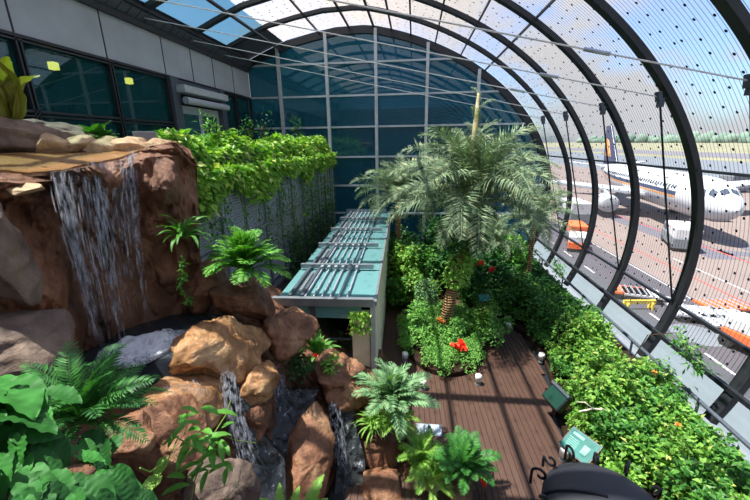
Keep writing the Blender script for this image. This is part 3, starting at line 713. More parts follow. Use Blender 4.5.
stream('small_cascade', [(228, 372, 5.15), (232, 395, 4.95), (238, 425, 4.75), (247, 455, 4.55), (256, 480, 4.4)], 130, 5, .22, 'thin cascade running down beside the sloping brown boulder')
stream('small_cascade', [(276, 370, 5.9), (280, 390, 5.75), (286, 405, 5.55)], 60, 6, .25, 'short cascade dropping into the small pool behind the reddish slab')
stream('small_cascade', [(334, 400, 5.75), (337, 425, 5.5), (340, 450, 5.3), (345, 480, 5.05)], 120, 7, .22, 'cascade running down the deck side of the reddish slab')
stream('small_cascade', [(178, 385, 4.95), (186, 395, 4.8), (196, 410, 4.7)], 30, 8, .5, 'film of water wetting the sloping brown boulder')
def pool(name, c, rx, ry, mat, label, seed, sl=0, kind=None):
    px0 = c[0] < 200; p = atr(*c); p[2] += (.11 if px0 else .04) if name == 'foam' else 0; az = math.atan2(p[0], p[1]); nr, na = 26, 60; V = [(0, 0, 0)]
    for i in range(1, nr+1):
        for k in range(na):
            a = 2*PI*k/na; q = i/nr; V.append((math.cos(a)*rx*q, math.sin(a)*ry*q, 0))
    V = np.array(V); R_ = np.hypot(V[:, 0]/rx, V[:, 1]/ry)
    s = 1+.22*fbm(np.stack([np.cos(np.arctan2(V[:, 1], V[:, 0]))*1.2, np.sin(np.arctan2(V[:, 1], V[:, 0]))*1.2, V[:, 0]*0+seed], 1), seed, 2); V[:, :2] *= s[:, None]
    V[:, 2] = (.035*fbm(V*6+seed, seed, 4)+(.05*fbm(V*15+seed, seed+2, 3) if name == 'foam' else 0))*(1-R_*.5)-.03*R_**6
    Q = []; T = [(0, 1+k, 1+(k+1) % na) for k in range(na)]
    for i in range(nr-1):
        for k in range(na): Q.append((1+i*na+k, 1+(i+1)*na+k, 1+(i+1)*na+(k+1) % na, 1+i*na+(k+1) % na))
    n = len(V); bot = V.copy(); bot[:, 2] = -.7 if name == 'plunge_pool' else -.08; V = np.vstack([V, bot]); o0 = 1+(nr-1)*na
    Q += [(o0+k, n+o0+k, n+o0+(k+1) % na, o0+(k+1) % na) for k in range(na)]
    o = link(name, mesh_np(name, V, Q, T, smooth=True), M[mat], None, p, (sl, 0, -az))
    return setp(o, label=label, cat='water', kind=kind)
pool('plunge_pool', (165, 335, 6.15), 1.0, .85, 'pool', 'dark pool at the foot of the large waterfall', 3)
pool('foam', (143, 350, 5.9), .56, .42, 'foam', 'white churning foam where the waterfall strikes the pool', 4, kind='stuff')
def water_run(rows, seed, label):
    o = curtain('stream', 0, [[(a+3, y, r+.12), ((a+b)/2, y+2, r+.06), (b-3, y, r+.12)] for a, b, y, r in rows], 30, 70, .06, seed, 'stream', .12, 4.0)
    return setp(o, label=label, cat='water')
water_run([(224, 250, 372, 5.35), (230, 252, 398, 5.0), (234, 262, 430, 4.78), (240, 288, 462, 4.62), (240, 290, 505, 4.2)], 71, 'dark foaming stream running down beside the sloping boulder')
water_run([(268, 322, 390, 5.75), (268, 314, 410, 5.55), (262, 300, 440, 5.15), (258, 290, 470, 4.8)], 72, 'dark foaming stream dropping behind the reddish slab')
water_run([(332, 356, 398, 5.8), (336, 360, 430, 5.45), (334, 368, 458, 5.2), (330, 370, 510, 4.7)], 73, 'dark foaming stream on the deck side of the reddish slab')
# ------------------------------------------------------------------ leaves
def leafset(P, D, N, L, W, fold=.18, droop=.15):
    """diamond leaves: base P, direction D, normal N, length L, width W -> V, quads"""
    n = len(P); D = nrm(D); S = nrm(np.cross(D, N)); N = np.cross(S, D)
    L = np.broadcast_to(L, n)[:, None]; W = np.broadcast_to(W, n)[:, None]
    tip = P+D*L-N*L*droop; c = P+D*L*.5
    l = P+D*L*.42+S*W*.5+N*W*fold; r = P+D*L*.42-S*W*.5+N*W*fold
    V = np.stack([P, l, tip, c, r], 1).reshape(-1, 3); b = np.arange(n)[:, None]*5
    Q = np.concatenate([b+np.array([[0, 3, 2, 1]]), b+np.array([[0, 4, 2, 3]])])
    return V, Q
def bush_mesh(name, R, h, n, leaf, seed, blobs=9, asp=.55, flat=0.0):
    g = rng(seed)
    bc = g.normal(size=(blobs, 3))*[.42, .42, .3]; bc[:, 2] = g.uniform(.3, .78, blobs); bc[0] = (0, 0, .62)
    bs = g.uniform(.32, .5, blobs)
    k = g.integers(0, blobs, n); d = nrm(g.normal(size=(n, 3))+[0, 0, .35])
    rad = bs[k]*(1-np.abs(g.normal(size=n))*.2)
    P = bc[k]+d*rad[:, None]; P[:, 2] = np.abs(P[:, 2])
    P = P*np.array([R, R, h])
    D = nrm(d*[1, 1, .5]+g.normal(size=(n, 3))*.55+[0, 0, -.1]); N = nrm(d*.6+g.normal(size=(n, 3))*.35+[0, 0, 1.0])
    L = leaf*g.uniform(.65, 1.25, n)
    V, Q = leafset(P, D, N, L, L*asp)
    return mesh_np(name, V, Q)
def stems_mesh(R, h, seed, n=6, r=.02):
    g = rng(seed); b = MB()
    for i in range(n):
        a = g.uniform(0, 2*PI); q = g.uniform(.2, .6)
        b.tube([(0.05*math.cos(a), .05*math.sin(a), -.05), (R*q*.5*math.cos(a), R*q*.5*math.sin(a), h*.4), (R*q*math.cos(a+.3), R*q*math.sin(a+.3), h*.75)], [r, r*.8, r*.4], 5)
    return b
_bc = {}
def bush(x, y, z, R, h, mat, label, seed, leaf=.11, n=1500, name='shrub', cat='shrub', group=None, asp=.55, blobs=9, lname='foliage'):
    key = (round(R/h, 1), leaf, n, mat, seed % 4, asp, blobs)
    o = empty(name, (x, y, z), random.Random(seed).uniform(0, 6.28), label=label, cat=cat, group=group)
    if key in _bc and abs(_bc[key][2]/R-1) < .35:
        f, s, R0, h0 = _bc[key]; a = f.copy(); COL.objects.link(a); a.parent = o; b = s.copy(); COL.objects.link(b); b.parent = o
        for q in (a, b): q.scale = (R/R0, R/R0, h/h0)
    else:
        f = link(lname, bush_mesh(lname, R, h, n, leaf, seed, blobs, asp), M[mat], o)
        s = stems_mesh(R, h, seed).build('stem', M['stem'], o)
        _bc[key] = (f, s, R, h)
    return o
# fern like fronds
def frond_mesh(name, L, npair, pl_, pw, arch=.6, rise=.9, seed=0, vee=.25, prof_=None, tw=.0, lean=.5, droop=.1, jit=.08):
    """frond along +x, rising then arching; leaflets as diamond leaves plus a rachis"""
    g = rng(seed); t = np.linspace(0, 1, 24)
    ang = rise-(rise+arch)*t**1.15; dx = np.cos(ang); dz = np.sin(ang)
    X = np.concatenate([[0], np.cumsum((dx[1:]+dx[:-1])/2)])/23*L; Z = np.concatenate([[0], np.cumsum((dz[1:]+dz[:-1])/2)])/23*L
    tt = np.linspace(.12, .985, npair); xi = np.interp(tt, t, X); zi = np.interp(tt, t, Z); ai = np.interp(tt, t, ang)
    T = np.stack([np.cos(ai), ai*0, np.sin(ai)], 1); Nn = np.stack([-np.sin(ai), ai*0, np.cos(ai)], 1)
    pf = prof_(tt) if prof_ else np.sin(PI*np.clip(tt*.93+.05, 0, 1))**.6
    Vs = []; Qs = []; o = 0
    for s in (-1, 1):
        P = np.stack([xi, xi*0, zi], 1)+g.normal(size=(npair, 3))*.003*L
        D = T*(lean+.5*tt[:, None])+np.array([[0, s, 0]])+Nn*(vee+g.normal(size=(npair, 1))*jit)+g.normal(size=(npair, 3))*.06
        V, Q = leafset(P, D, Nn+np.array([[0, -s*vee, 0]]), pl_*pf*g.uniform(.85, 1.1, npair), pw*np.maximum(.5, pf), .1, droop)
        Vs.append(V); Qs.append(Q+o); o += len(V)
    b = MB(); b.tube([(X[i], 0, Z[i]) for i in range(0, 24, 3)]+[(X[-1], 0, Z[-1])], list(np.linspace(.009, .002, 9)*max(1, L)), 4)
    Vb = np.array(b.v); Qb = np.array([f for f in b.f if len(f) == 4]); 
    Vs.append(Vb); Qs.append(Qb+o)
    return mesh_np(name, np.concatenate(Vs), np.concatenate(Qs))
def strap_mesh(name, L, W, arch=.6, rise=1.1, wav=.03, seed=0, point=.9, lobes=0):
    g = rng(seed); n = 26; t = np.linspace(0, 1, n); ang = rise-(rise+arch)*t**1.2
    X = np.concatenate([[0], np.cumsum(np.cos(ang))[:-1]])/n*L; Z = np.concatenate([[0], np.cumsum(np.sin(ang))[:-1]])/n*L
    w = W*np.sin(PI*np.clip(t**point, 0.03, .985))**.7/2
    if lobes: w = w*(.62+.38*np.abs(np.cos(t*PI*lobes)))
    ph = g.random()*6; V = []
    for i in range(n):
        for s, f in ((-1, 1), (-.5, .55), (0, 0), (.5, .55), (1, 1)):
            V.append((X[i]-math.sin(ang[i])*abs(s)*w[i]*.35, s*w[i], Z[i]+math.cos(ang[i])*abs(s)*w[i]*.35+wav*abs(s)*math.sin(t[i]*22+ph+s)*W*3))
    Q = [(i*5+k, (i+1)*5+k, (i+1)*5+k+1, i*5+k+1) for i in range(n-1) for k in range(4)]
    return mesh_np(name, V, Q, smooth=True)
def heart_mesh(name, L, W, seed=0, fold=.2, wav=.02, notch=.18):
    g = rng(seed); n = 40; t = np.linspace(0, 1, n); V = []
    w = W/2*np.sin(PI*np.clip(t, .0, 1)**.62)**.8; w[0] = W*.18
    for i in range(n):
        for s in (-1, -.66, -.33, 0, .33, .66, 1):
            x = t[i]*L-notch*L*abs(s)**.7*(1-t[i])**2
            y = s*w[i]; z = abs(y)*fold-.25*L*t[i]**2.2+wav*math.sin(t[i]*16+s*4+seed)*L*abs(s)+.03*L*math.cos(t[i]*44-abs(s)*9)*min(1, abs(s)*2.5)*(1-.6*t[i])
            V.append((x, y, z))
    Q = [(i*7+k, (i+1)*7+k, (i+1)*7+k+1, i*7+k+1) for i in range(n-1) for k in range(6)]
    return mesh_np(name, V, Q, smooth=True)
def rosette(p, meshes, n, mat, label, seed, name='fern', cat='fern', part='frond', tilt0=-.2, tilt1=.5, sc=(.75, 1.1), az=None, group=None, up=0):
    g = random.Random(seed); o = empty(name, p, 0, label=label, cat=cat, group=group)
    for i in range(n):
        a = (2*PI*i*.381966+g.uniform(-.25, .25)) if az is None else g.uniform(*az)
        f = i/max(1, n-1); e = tilt0+(tilt1-tilt0)*f+g.uniform(-.15, .15)
        c = link(part, meshes[i % len(meshes)], M[mat], o); s = g.uniform(*sc)
        c.matrix_local = Matrix.Translation((0.02*math.cos(a), .02*math.sin(a), .03+up*f)) @ Matrix.Rotation(a, 4, 'Z') @ Matrix.Rotation(-e, 4, 'Y') @ Matrix.Rotation(g.uniform(-.3, .3), 4, 'X') @ Matrix.Scale(s, 4)
    return o
# ------------------------------------------------------------------ vines over the terrace edge
def vine_hedge():
    g = rng(77); n = 11000
    y = g.uniform(6.75, 19.75, n); th = g.uniform(-.35, PI*.86, n)
    bul = .8+.35*fbm(np.stack([y*.9, y*0, th*.8], 1), 9, 3)
    x = FX-.5+np.cos(th)*.62*bul; zc = 5.55; z = zc+np.sin(th)*.72*bul
    hang = g.random(n) < .4
    z = np.where(hang, 5.5-g.random(n)**1.4*(.75+.45*vnoise(np.stack([y*1.1, y*0+2, y*0], 1), 4)+np.where(y < 8.2, .1, 0)), z); x = np.where(hang, FX+.12+.12*g.random(n)+.05, x)
    P = np.stack([x, y, z], 1)+g.normal(size=(n, 3))*.05
    out = np.stack([np.cos(th), th*0, np.sin(th)], 1); out[hang] = (1, 0, .2)
    D = out*.4+g.normal(size=(n, 3))*.5+[.25, 0, -.55]; N = out*.7+g.normal(size=(n, 3))*.4+[0, 0, .7]
    L = g.uniform(.11, .22, n); V, Q = leafset(P, D, N, L, L*.72, .15, .2)
    return mesh_np('foliage', V, Q)
vh = empty('vine_hedge', (0, 0, 0), label='bright green vine spilling over the whole terrace edge above the screen', cat='vine')
link('foliage', vine_hedge(), M['lf_poth'], vh)
hv = 0
def hanging(y, z0, z1, label, n, seed, mat='lf_mid', spread=.12):
    g = rng(seed); o = empty('hanging_vine', (FX+.1, y, z0), label=label, cat='vine', group='vines hanging down the louvred screen')
    t = g.random(n)**.8; wob = .35*vnoise(np.stack([t*2.5, t*0+seed, t*0], 1), 5)
    P = np.stack([.06+.08*g.random(n), wob*t+g.normal(size=n)*spread, -(z0-z1)*t], 1)
    D = g.normal(size=(n, 3))*.5+[.35, 0, -.7]; N = g.normal(size=(n, 3))*.4+[1, 0, .6]
    L = g.uniform(.06, .13, n); V, Q = leafset(P, D, N, L, L*.6)
    link('foliage', mesh_np('foliage', V, Q), M[mat], o)
    tt = np.linspace(0, 1, 9); wb = .35*vnoise(np.stack([tt*2.5, tt*0+seed, tt*0], 1), 5)
    MB().tube([(.05, wb[i]*tt[i], -(z0-z1)*tt[i]) for i in range(9)], .008, 4).build('stem', M['stem'], o)
gp = random.Random(8)
for i, y in enumerate(np.linspace(7.6, 19.4, 17)):
    hanging(y+gp.uniform(-.25, .25), 5.2, gp.uniform(1.5, 3.2) if y > 11 else gp.uniform(2.2, 3.6), 'thin leafy vine trailing down the grey louvred screen', 150 if y < 12 else 230, 200+i, spread=.14 if y < 11 else .24)
hanging(7.15, 5.3, 4.5, 'yellow green vine bunch hanging at the near corner of the screen', 260, 240, 'lf_poth', .18)
for i, y in enumerate((12.2, 13.2, 14.2, 15.2, 16.2, 17.2, 18.2, 19.2)):
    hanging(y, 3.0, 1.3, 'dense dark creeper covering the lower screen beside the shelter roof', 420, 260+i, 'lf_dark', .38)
# thin plants standing on the terrace
lance = [strap_mesh('leaf_blade', .6, .06, .5, 1.1, 0, i) for i in range(3)]
for (px, py, lab, mt) in ((212, 118, 'spindly yellow-green plant in front of the terrace door', 'lf_lime'), (262, 120, 'thin dark plant on the terrace beside the end windows', 'lf_dark'), (297, 122, 'bushy dark plant at the far end of the terrace', 'lf_mid'), (246, 124, 'small dark plant on the terrace between the door and end windows', 'lf_mid')):
    p = atx(px, py, FX-.75); bush(p[0], p[1], 5.75, .32, max(.5, p[2]-5.6), mt, lab, int(px), .16, 130, 'terrace_plant', 'plant', None, .3)
p = atr(95, 131, 8.1); rosette((p[0], p[1], p[2]-.25), [heart_mesh('leaf', .36, .26, i) for i in range(2)], 22, 'lf_mid', 'broad leaved plant behind the pale stones on the cliff top', 5, 'leafy_plant', 'plant', 'leaf', .1, .9, (.7, 1.3), up=.15)
p = atr(9, 118, 7.8); rosette(p-np.array([0, 0, .15]), [strap_mesh('frond', 1.0, .25, .0, 1.25, .02, i, .8) for i in range(3)], 18, 'lf_nest', 'yellowing strap-leaved fern on the dark boulder under the windows', 6, 'strap_fern', 'fern', 'frond', .2, 1.0, (.75, 1.15))
# ------------------------------------------------------------------ ferns and plants on the rocks
fr_a = [frond_mesh('frond', .72, 15, .2, .06, .55, .75, i, .1, None, 0, .6) for i in range(3)]
fr_b = [frond_mesh('frond', .62, 22, .14, .022, .7, .7, i+5, .05, None, 0, .7) for i in range(3)]
fr_grey = [frond_mesh('frond', .8, 18, .2, .045, .6, .8, i+9, .1, None, 0, .8) for i in range(3)]
fr_cyc = [frond_mesh('frond', .62, 24, .15, .045, .45, .55, i+13, .12, None, 0, .45) for i in range(3)]
fr_grass = [strap_mesh('leaf_blade', .5, .035, .9, 1.1, 0, i) for i in range(3)]
p = atr(246, 270, 6.3); rosette(p+np.array([0, 0, -.04]), fr_a, 48, 'lf_fern', 'large bright fern on the dark rock beside the shelter', 11, tilt0=-.3, tilt1=1.2, sc=(.85, 1.2))
p = atr(184, 240, 6.5); rosette(p, [strap_mesh('frond', .55, .07, .8, .9, .01, i) for i in range(3)], 34, 'lf_mid', 'dark strap-leaved fern hanging on the cliff beside the vines', 12, tilt0=-.5, tilt1=.8)
p = atr(180, 262, 6.3); o = empty('trailing_plant', p, 0, label='thin green trailing plant under the cliff fern', cat='plant'); 
g = rng(5); n = 60; t = g.random(n); P = np.stack([.05*np.sin(t*9), g.normal(size=n)*.05, -.75*t], 1); V, Q = leafset(P, g.normal(size=(n, 3))+[0, -.4, -.6], g.normal(size=(n, 3))+[0, -1, .5], .12, .035); link('foliage', mesh_np('foliage', V, Q), M['lf_fern'], o); MB().tube([(.05*math.sin(a*9), 0, -.75*a) for a in np.linspace(0, 1, 8)], .008, 4).build('stem', M['stem'], o)
p = atr(392, 412, 5.75); rosette(p+np.array([0, 0, .1]), fr_grey, 34, 'lf_grey', 'tall grey-green feathery fern between the cascade and the deck', 13, tilt0=.0, tilt1=1.15, sc=(.95, 1.35))
p = atr(374, 428, 5.5); rosette(p, fr_grass, 80, 'lf_bright', 'bright grassy clump spilling over the dark rock by the cascade', 14, 'grass_clump', 'plant', 'leaf_blade', -.5, 1.0, (.6, 1.1))
p = atr(395, 425, 5.45); rosette(p, fr_b, 20, 'lf_lime', 'small lime fern in front of the feathery one', 15, tilt0=-.4, tilt1=.8, sc=(.6, .9))
p = atr(463, 468, 5.15); rosette(p, fr_cyc, 26, 'lf_cyc', 'dark green rosette fern at the near edge of the deck', 16, tilt0=-.05, tilt1=1.0, sc=(.8, 1.15))
p = atr(422, 462, 5.3); rosette(p, fr_b, 30, 'lf_bright', 'bright finely cut fern beside the pale blue sign', 17, tilt0=-.2, tilt1=1.0, sc=(.8, 1.15))
p = atr(432, 482, 5.05); rosette(p, fr_b, 22, 'lf_lime', 'bright fern low beside the pinkish rock', 18, tilt0=-.3, tilt1=.9, sc=(.6, .9))
p = atr(318, 358, 6.05); rosette(p, [strap_mesh('leaf', .6, .12, .5, 1.0, .01, i) for i in range(3)], 20, 'lf_fern', 'lance-leaved plant on the furrowed rock by the shelter', 19, 'lance_leaf_plant', 'plant', 'leaf', 0, 1.0, (.7, 1.1))
p = atr(300, 372, 5.9); bush(p[0], p[1], p[2]-.2, .38, .5, 'lf_dark', 'small dark shrub in the gap behind the small pool', 91, .1, 260, 'rock_plant', 'plant')
p = atr(330, 362, 5.95); bush(p[0], p[1], p[2]-.2, .22, .25, 'lf_lime', 'low lime green plant at the foot of the lance-leaved plant', 92, .09, 120, 'rock_plant', 'plant')
fl = empty('red_bloom', atr(316, 357, 5.75), label='small red bloom on the lance-leaved plant', cat='flower'); fl.location.z += .02
P = np.zeros((7, 3)); g = rng(1); V, Q = leafset(P, g.normal(size=(7, 3))+[0, 0, .6], g.normal(size=(7, 3))+[0, 0, 1], .07, .05); link('petals', mesh_np('petals', V, Q), M['red'], fl)
# bottom left: fern and broad leaves close to the viewer
fr_big = [frond_mesh('frond', .75, 26, .15, .03, .6, .65, i+21, .05, None, 0, .45) for i in range(3)]
p = atr(86, 425, 2.95); rosette(p, fr_big, 40, 'lf_shade', 'dark green feathery fern behind the broad leaves', 21, tilt0=-.2, tilt1=.95, sc=(.55, .85))
hm = [heart_mesh('leaf', .36, .27, i) for i in range(4)]
def broad(base, spots, label, seed, mat='lf_big', sc=1.0, meshes=None):
    g = random.Random(seed); o = empty('broad_leaf_plant', base, label=label, cat='plant', group=None)
    base = Vector(base)
    for k, (px, py, r, s, yawp) in enumerate(spots):
        q = Vector(atr(px, py, r))-base
        a = yawp; L = link('leaf', (meshes or hm)[k % len(meshes or hm)], M[mat], o)
        L.matrix_local = Matrix.Translation(q) @ Matrix.Rotation(a, 4, 'Z') @ Matrix.Rotation(g.uniform(.05, .9), 4, 'Y') @ Matrix.Rotation(g.uniform(-.6, .6), 4, 'X') @ Matrix.Scale(s*sc, 4)
        pt = L.matrix_local @ Vector((.02, 0, 0))
        MB().tube([(0, 0, 0), (pt.x*.5, pt.y*.5, pt.z*.72), tuple(pt)], [.008, .006, .004], 5).build('stalk', M['petiole'], o)
    return o
def spots(seed, n, box, r0, r1, s0, s1):
    g = random.Random(seed); o = []
    for k in range(n):
        px = g.uniform(box[0], box[2]); py = g.uniform(box[1], box[3]); f = (py-box[1])/(box[3]-box[1])
        o.append((px, py, r0+(r1-r0)*f+g.uniform(-.08, .08), g.uniform(s0, s1)*.8, g.uniform(-1.7, .3)))
    return o
b0 = atr(10, 515, 1.9); b0[2] -= .1
broad(b0, [(-8, 382, 2.5, 1.0, -.2), (8, 390, 2.45, .95, -.5), (0, 412, 2.3, .8, .1), (28, 416, 2.3, .7, -.6)]+spots(1, 32, (-25, 392, 50, 490), 2.45, 1.9, .45, .75), 'large heart-leaved plant crowding the near corner under the cliff', 31)
b1 = atr(70, 525, 1.9); b1[2] -= .1
broad(b1, spots(2, 30, (20, 435, 122, 500), 2.35, 1.75, .32, .66), 'broad-leaved plant beside the fern, mid green', 32, 'lf_broad')
b2 = atr(110, 525, 1.6); b2[2] -= .05
broad(b2, [(84, 487, 1.6, .5, -.3), (122, 487, 1.6, .4, -.5), (112, 473, 1.68, .35, 0), (96, 498, 1.52, .42, -.7), (140, 497, 1.55, .3, -.2), (75, 497, 1.55, .4, -1.0)], 'young lime green plant with crinkled leaves in the near corner', 33, 'lf_crinkle')
b3 = atr(292, 520, 2.3); b3[2] -= .1
o = empty('strap_leaf_plant', b3, label='young strap-leaved plant at the bottom in front of the reddish slab', cat='plant')
stm = [strap_mesh('leaf', .42, .12, .2, .9, .02, i, 1.0, 9) for i in range(3)]
for k, (dx, a, s, e) in enumerate(((-.1, 1.9, .8, .35), (-.02, 1.5, .75, .2), (.1, 1.2, 1.05, .3), (.05, .6, .8, .1), (-.12, 2.6, .7, .1), (.14, .3, .7, 0))):
    c = link('leaf', stm[k % 3], M['lf_bright'], o); c.matrix_local = Matrix.Translation((dx, 0, 0.02)) @ Matrix.Rotation(a, 4, 'Z') @ Matrix.Rotation(-e, 4, 'Y') @ Matrix.Scale(s, 4)
# thin creeper with tendrils
b4 = atr(190, 505, 2.7); o = empty('young_creeper', b4, label='thin young creeper with pale leaves and tendrils before the grey rock', cat='climbing plant'); bv = Vector(b4)
def vin(pts, r=.006): 
    MB().tube([Vector(atr(*p))-bv for p in pts], r, 5).build('stem', M['petiole'], o)
vin([(190, 505, 2.7), (195, 480, 2.75), (205, 455, 2.85), (215, 432, 2.9), (226, 415, 2.95), (231, 400, 3.0)])
vin([(205, 455, 2.85), (190, 445, 2.8), (178, 438, 2.75), (168, 460, 2.6), (150, 472, 2.5), (140, 468, 2.45)]); vin([(215, 432, 2.9), (235, 440, 2.95), (256, 443, 3.0)], .004); vin([(178, 438, 2.75), (170, 430, 2.75), (172, 440, 2.7)], .004); vin([(225, 500, 2.75), (238, 485, 2.8), (241, 470, 2.85)], .004)
g = random.Random(3); sh = [heart_mesh('leaf', .13, .095, i) for i in range(3)]; lanm = [strap_mesh('leaf', .22, .06, .5, .4, .01, i) for i in range(2)]
for k, (px, py, r, s, a, mt, ms) in enumerate([(190, 444, 2.8, .8, -2.2, 'lf_lime', sh), (166, 460, 2.6, 1.1, -2.0, 'lf_lime', sh), (157, 478, 2.5, 1.2, -1.8, 'lf_lime', sh), (205, 440, 2.85, 1, .5, 'lf_fern', lanm), (212, 435, 2.9, 1, 2.6, 'lf_fern', lanm), (200, 430, 2.9, 1.1, 2.9, 'lf_mid', lanm), (218, 440, 2.9, 1, -.6, 'lf_lime', lanm), (212, 450, 2.85, 1, -1.0, 'lf_fern', lanm), (203, 462, 2.8, .9, -2.4, 'lf_fern', lanm), (185, 478, 2.75, 1, 3.0, 'lf_grey', lanm), (190, 485, 2.75, 1, -2.6, 'lf_grey', lanm), (222, 428, 2.9, .8, 1.2, 'lf_lime', lanm), (208, 470, 2.8, .8, -1.5, 'lf_nest', lanm), (197, 452, 2.85, 1, 2.2, 'lf_mid', lanm)]+[(g.gauss(207, 13), g.gauss(450, 19), g.uniform(2.75, 2.95), g.uniform(.7, 1.1), g.uniform(-3, 3), g.choice(['lf_fern', 'lf_lime', 'lf_mid', 'lf_nest']), lanm) for _ in range(26)]):
    c = link('leaf', ms[k % len(ms)], M[mt], o); c.matrix_local = Matrix.Translation(Vector(atr(px, py, r))-bv) @ Matrix.Rotation(a, 4, 'Z') @ Matrix.Rotation(g.uniform(-.1, .6), 4, 'Y') @ Matrix.Scale(s, 4)

# ------------------------------------------------------------------ glass roofed shelter
pv = empty('glass_roofed_shelter', (-.82, 7.1, 0), .033, label='long low shelter with teal glass roof beside the louvred screen', cat='shelter')
PW, PL, PZ = 2.2, 10.5, 2.66                              # local: x from -PW to 0, y from 0 to PL
by = [0, 2.05, 4.2, 6.4, 8.5, PL]
for a, c in zip(by[:-1], by[1:]):
    MB().box((-PW/2, (a+c)/2, PZ), (PW/2, (c-a)/2-.03, .012)).build('roof_pane', M['pavglass'], pv)
for i, y in enumerate(by):
    if i == 0: continue
    MB().box((-PW/2-.06, y, PZ+.13), (PW/2-.1, .05, .06)).build('cross_beam', M['alu'], pv)
for x in (-1.55, -1.36, -1.17, -.98, -.79, -.6):
    b = MB(); b.bar((x, .1, PZ+.07), (x, PL, PZ+.07), .032, .05)
    for y in by[1:]: b.box((x, y-.1, PZ+.12), (.035, .09, .05))
    b.build('roof_bar', M['bar'], pv)
for x in (-1.62, -1.9): MB().bar((x, .1, PZ+.08), (x, PL, PZ+.08), .07, .08).build('roof_bar', M['gutter'], pv)
for i in range(5): MB().bar((-1.76, by[i]+.3, PZ+.06), (-1.76, by[i+1]-.35, PZ+.06), .07, .05).build('roof_strip', M['alu'], pv)
MB().box((-PW/2-.02, -.03, PZ+.03), (PW/2+.02, .06, .09)).build('front_gutter', M['alu'], pv)
MB().box((.03, PL/2, PZ-.02), (.03, PL/2, .05)).build('side_gutter', M['alu'], pv)
MB().box((-PW/2-.12, 0.02, PZ-.22), (PW/2-.16, .02, .16)).build('fascia', M['pavglass'], pv)
for x in (-.03, -1.35, -PW): 
    for y in ((0, 3.5, 7, PL) if x != -1.35 else (0,)): MB().box((x, y, PZ/2), (.05, .05, PZ/2)).build('post', M['mull'] if x != -1.35 else M['gutter'], pv)
MB().box((-.3, .03, 1.26), (.2, .03, 1.2)).build('front_panel', M['cream'], pv)
MB().box((.0, PL/2, 1.26), (.03, PL/2-.06, 1.24)).build('side_panel', M['cream'], pv)
for z in (.9, 1.3, 1.7): MB().box((-.95, .1, z), (.42, .02, .02)).build('door_rail', M['gutter'], pv)
MB().box((-PW+.05, PL/2, 1.2), (.03, PL/2, 1.15)).build('back_panel', M['gutter'], pv)
MB().box((-PW/2, PL-.1, 1.2), (PW/2, .03, 1.15)).build('end_panel', M['gutter'], pv)
g = rng(12); n = 130; P = np.stack([g.uniform(-.52, -.08, n), -.06-.1*g.random(n), 2.5-g.random(n)**1.6*.5], 1)
cp = empty('creeper', (-.82, 7.1, 0), .033, label='yellow-green creeper on the cream panel of the shelter', cat='climbing plant')
V, Q = leafset(P, g.normal(size=(n, 3))*.5+[0, -.3, -.7], g.normal(size=(n, 3))*.4+[0, -1, .5], .1, .06); link('foliage', mesh_np('foliage', V, Q), M['lf_poth'], cp)
# ------------------------------------------------------------------ palms
pal = [frond_mesh('frond', 2.35, 74, .46, .03, a, r, i+31, .3, lambda t: np.sin(PI*np.clip(t*.86+.1, 0, 1))**.75, 0, .55, .25, .34) for i, (a, r) in enumerate(((.75, .9), (1.0, .8), (.9, 1.0), (1.2, .7)))]
def palm(name, base, top, n, label, sc, seed, r0=.17, spear=2.1, fm=pal, mat='lf_palm'):
    o = empty(name, base, label=label, cat='palm'); t = Vector(top)-Vector(base)
    MB().tube([(0, 0, -.05), (t.x*.2, t.y*.2, t.z*.25), (t.x*.6, t.y*.6, t.z*.6), t, t+Vector((0, 0, .25))], [r0*1.2, r0, r0*.9, r0*1.15, r0*.6], 14).build('trunk', M['trunk'], o, True)
    g = random.Random(seed)
    for i in range(n):
        f = i/(n-1); a = i*2.39996+g.uniform(-.2, .2); e = -.75+2.15*f**.9+g.uniform(-.1, .1); s = sc*g.uniform(.82, 1.08)*(.85+.15*math.sin(PI*f))
        c = link('frond', fm[i % len(fm)], M[mat], o)
        c.matrix_local = Matrix.Translation(t+Vector((r0*.6*math.cos(a), r0*.6*math.sin(a), .25*f))) @ Matrix.Rotation(a, 4, 'Z') @ Matrix.Rotation(-e*.75, 4, 'Y') @ Matrix.Rotation(g.uniform(-.5, .5), 4, 'X') @ Matrix.Scale(s, 4)
    if spear:
        s = MB(); s.tube([t+Vector((0, 0, .15)), t+Vector((-.05, 0, spear*.5)), t+Vector((-.02, 0, spear*.8))], [.1, .09, .03], 8); s.build('spear_sheath', M['sheath'], o, True)
        for k in range(5):
            c = link('spear_frond', fm[k % 2], M['lf_fern'], o); c.matrix_local = Matrix.Translation(t+Vector((0, 0, spear*(.35+.09*k)))) @ Matrix.Rotation(k*2.1, 4, 'Z') @ Matrix.Rotation(-.85, 4, 'Y') @ Matrix.Scale((.36-.03*k)*sc, 4)
    return o
tb = aty(444, 335, 10.4); tt = aty(472, 205, 11.0)
palm('palm_tree', (tb[0], tb[1], .25), tt, 52, 'large feathery palm with a bare spear in the round bed', 1.3, 1, .19, 3.9)
t2 = aty(398, 200, 15.6); palm('palm_tree', (t2[0]+.05, 15.6, .15), t2, 34, 'smaller feathery palm behind the glass shelter roof', .98, 2, .12, 1.2)
t3 = aty(535, 215, 13.5); palm('palm_tree', (t3[0], 13.5, .15), (t3[0], t3[1], t3[2]-.4), 26, 'slender palm by the curved glass behind the large palm', .8, 3, .09, 0)
t4 = aty(497, 245, 15.2); palm('palm_tree', (t4[0], 15.2, .15), t4, 22, 'low palm in shade behind the large palm', .62, 4, .09, 0)
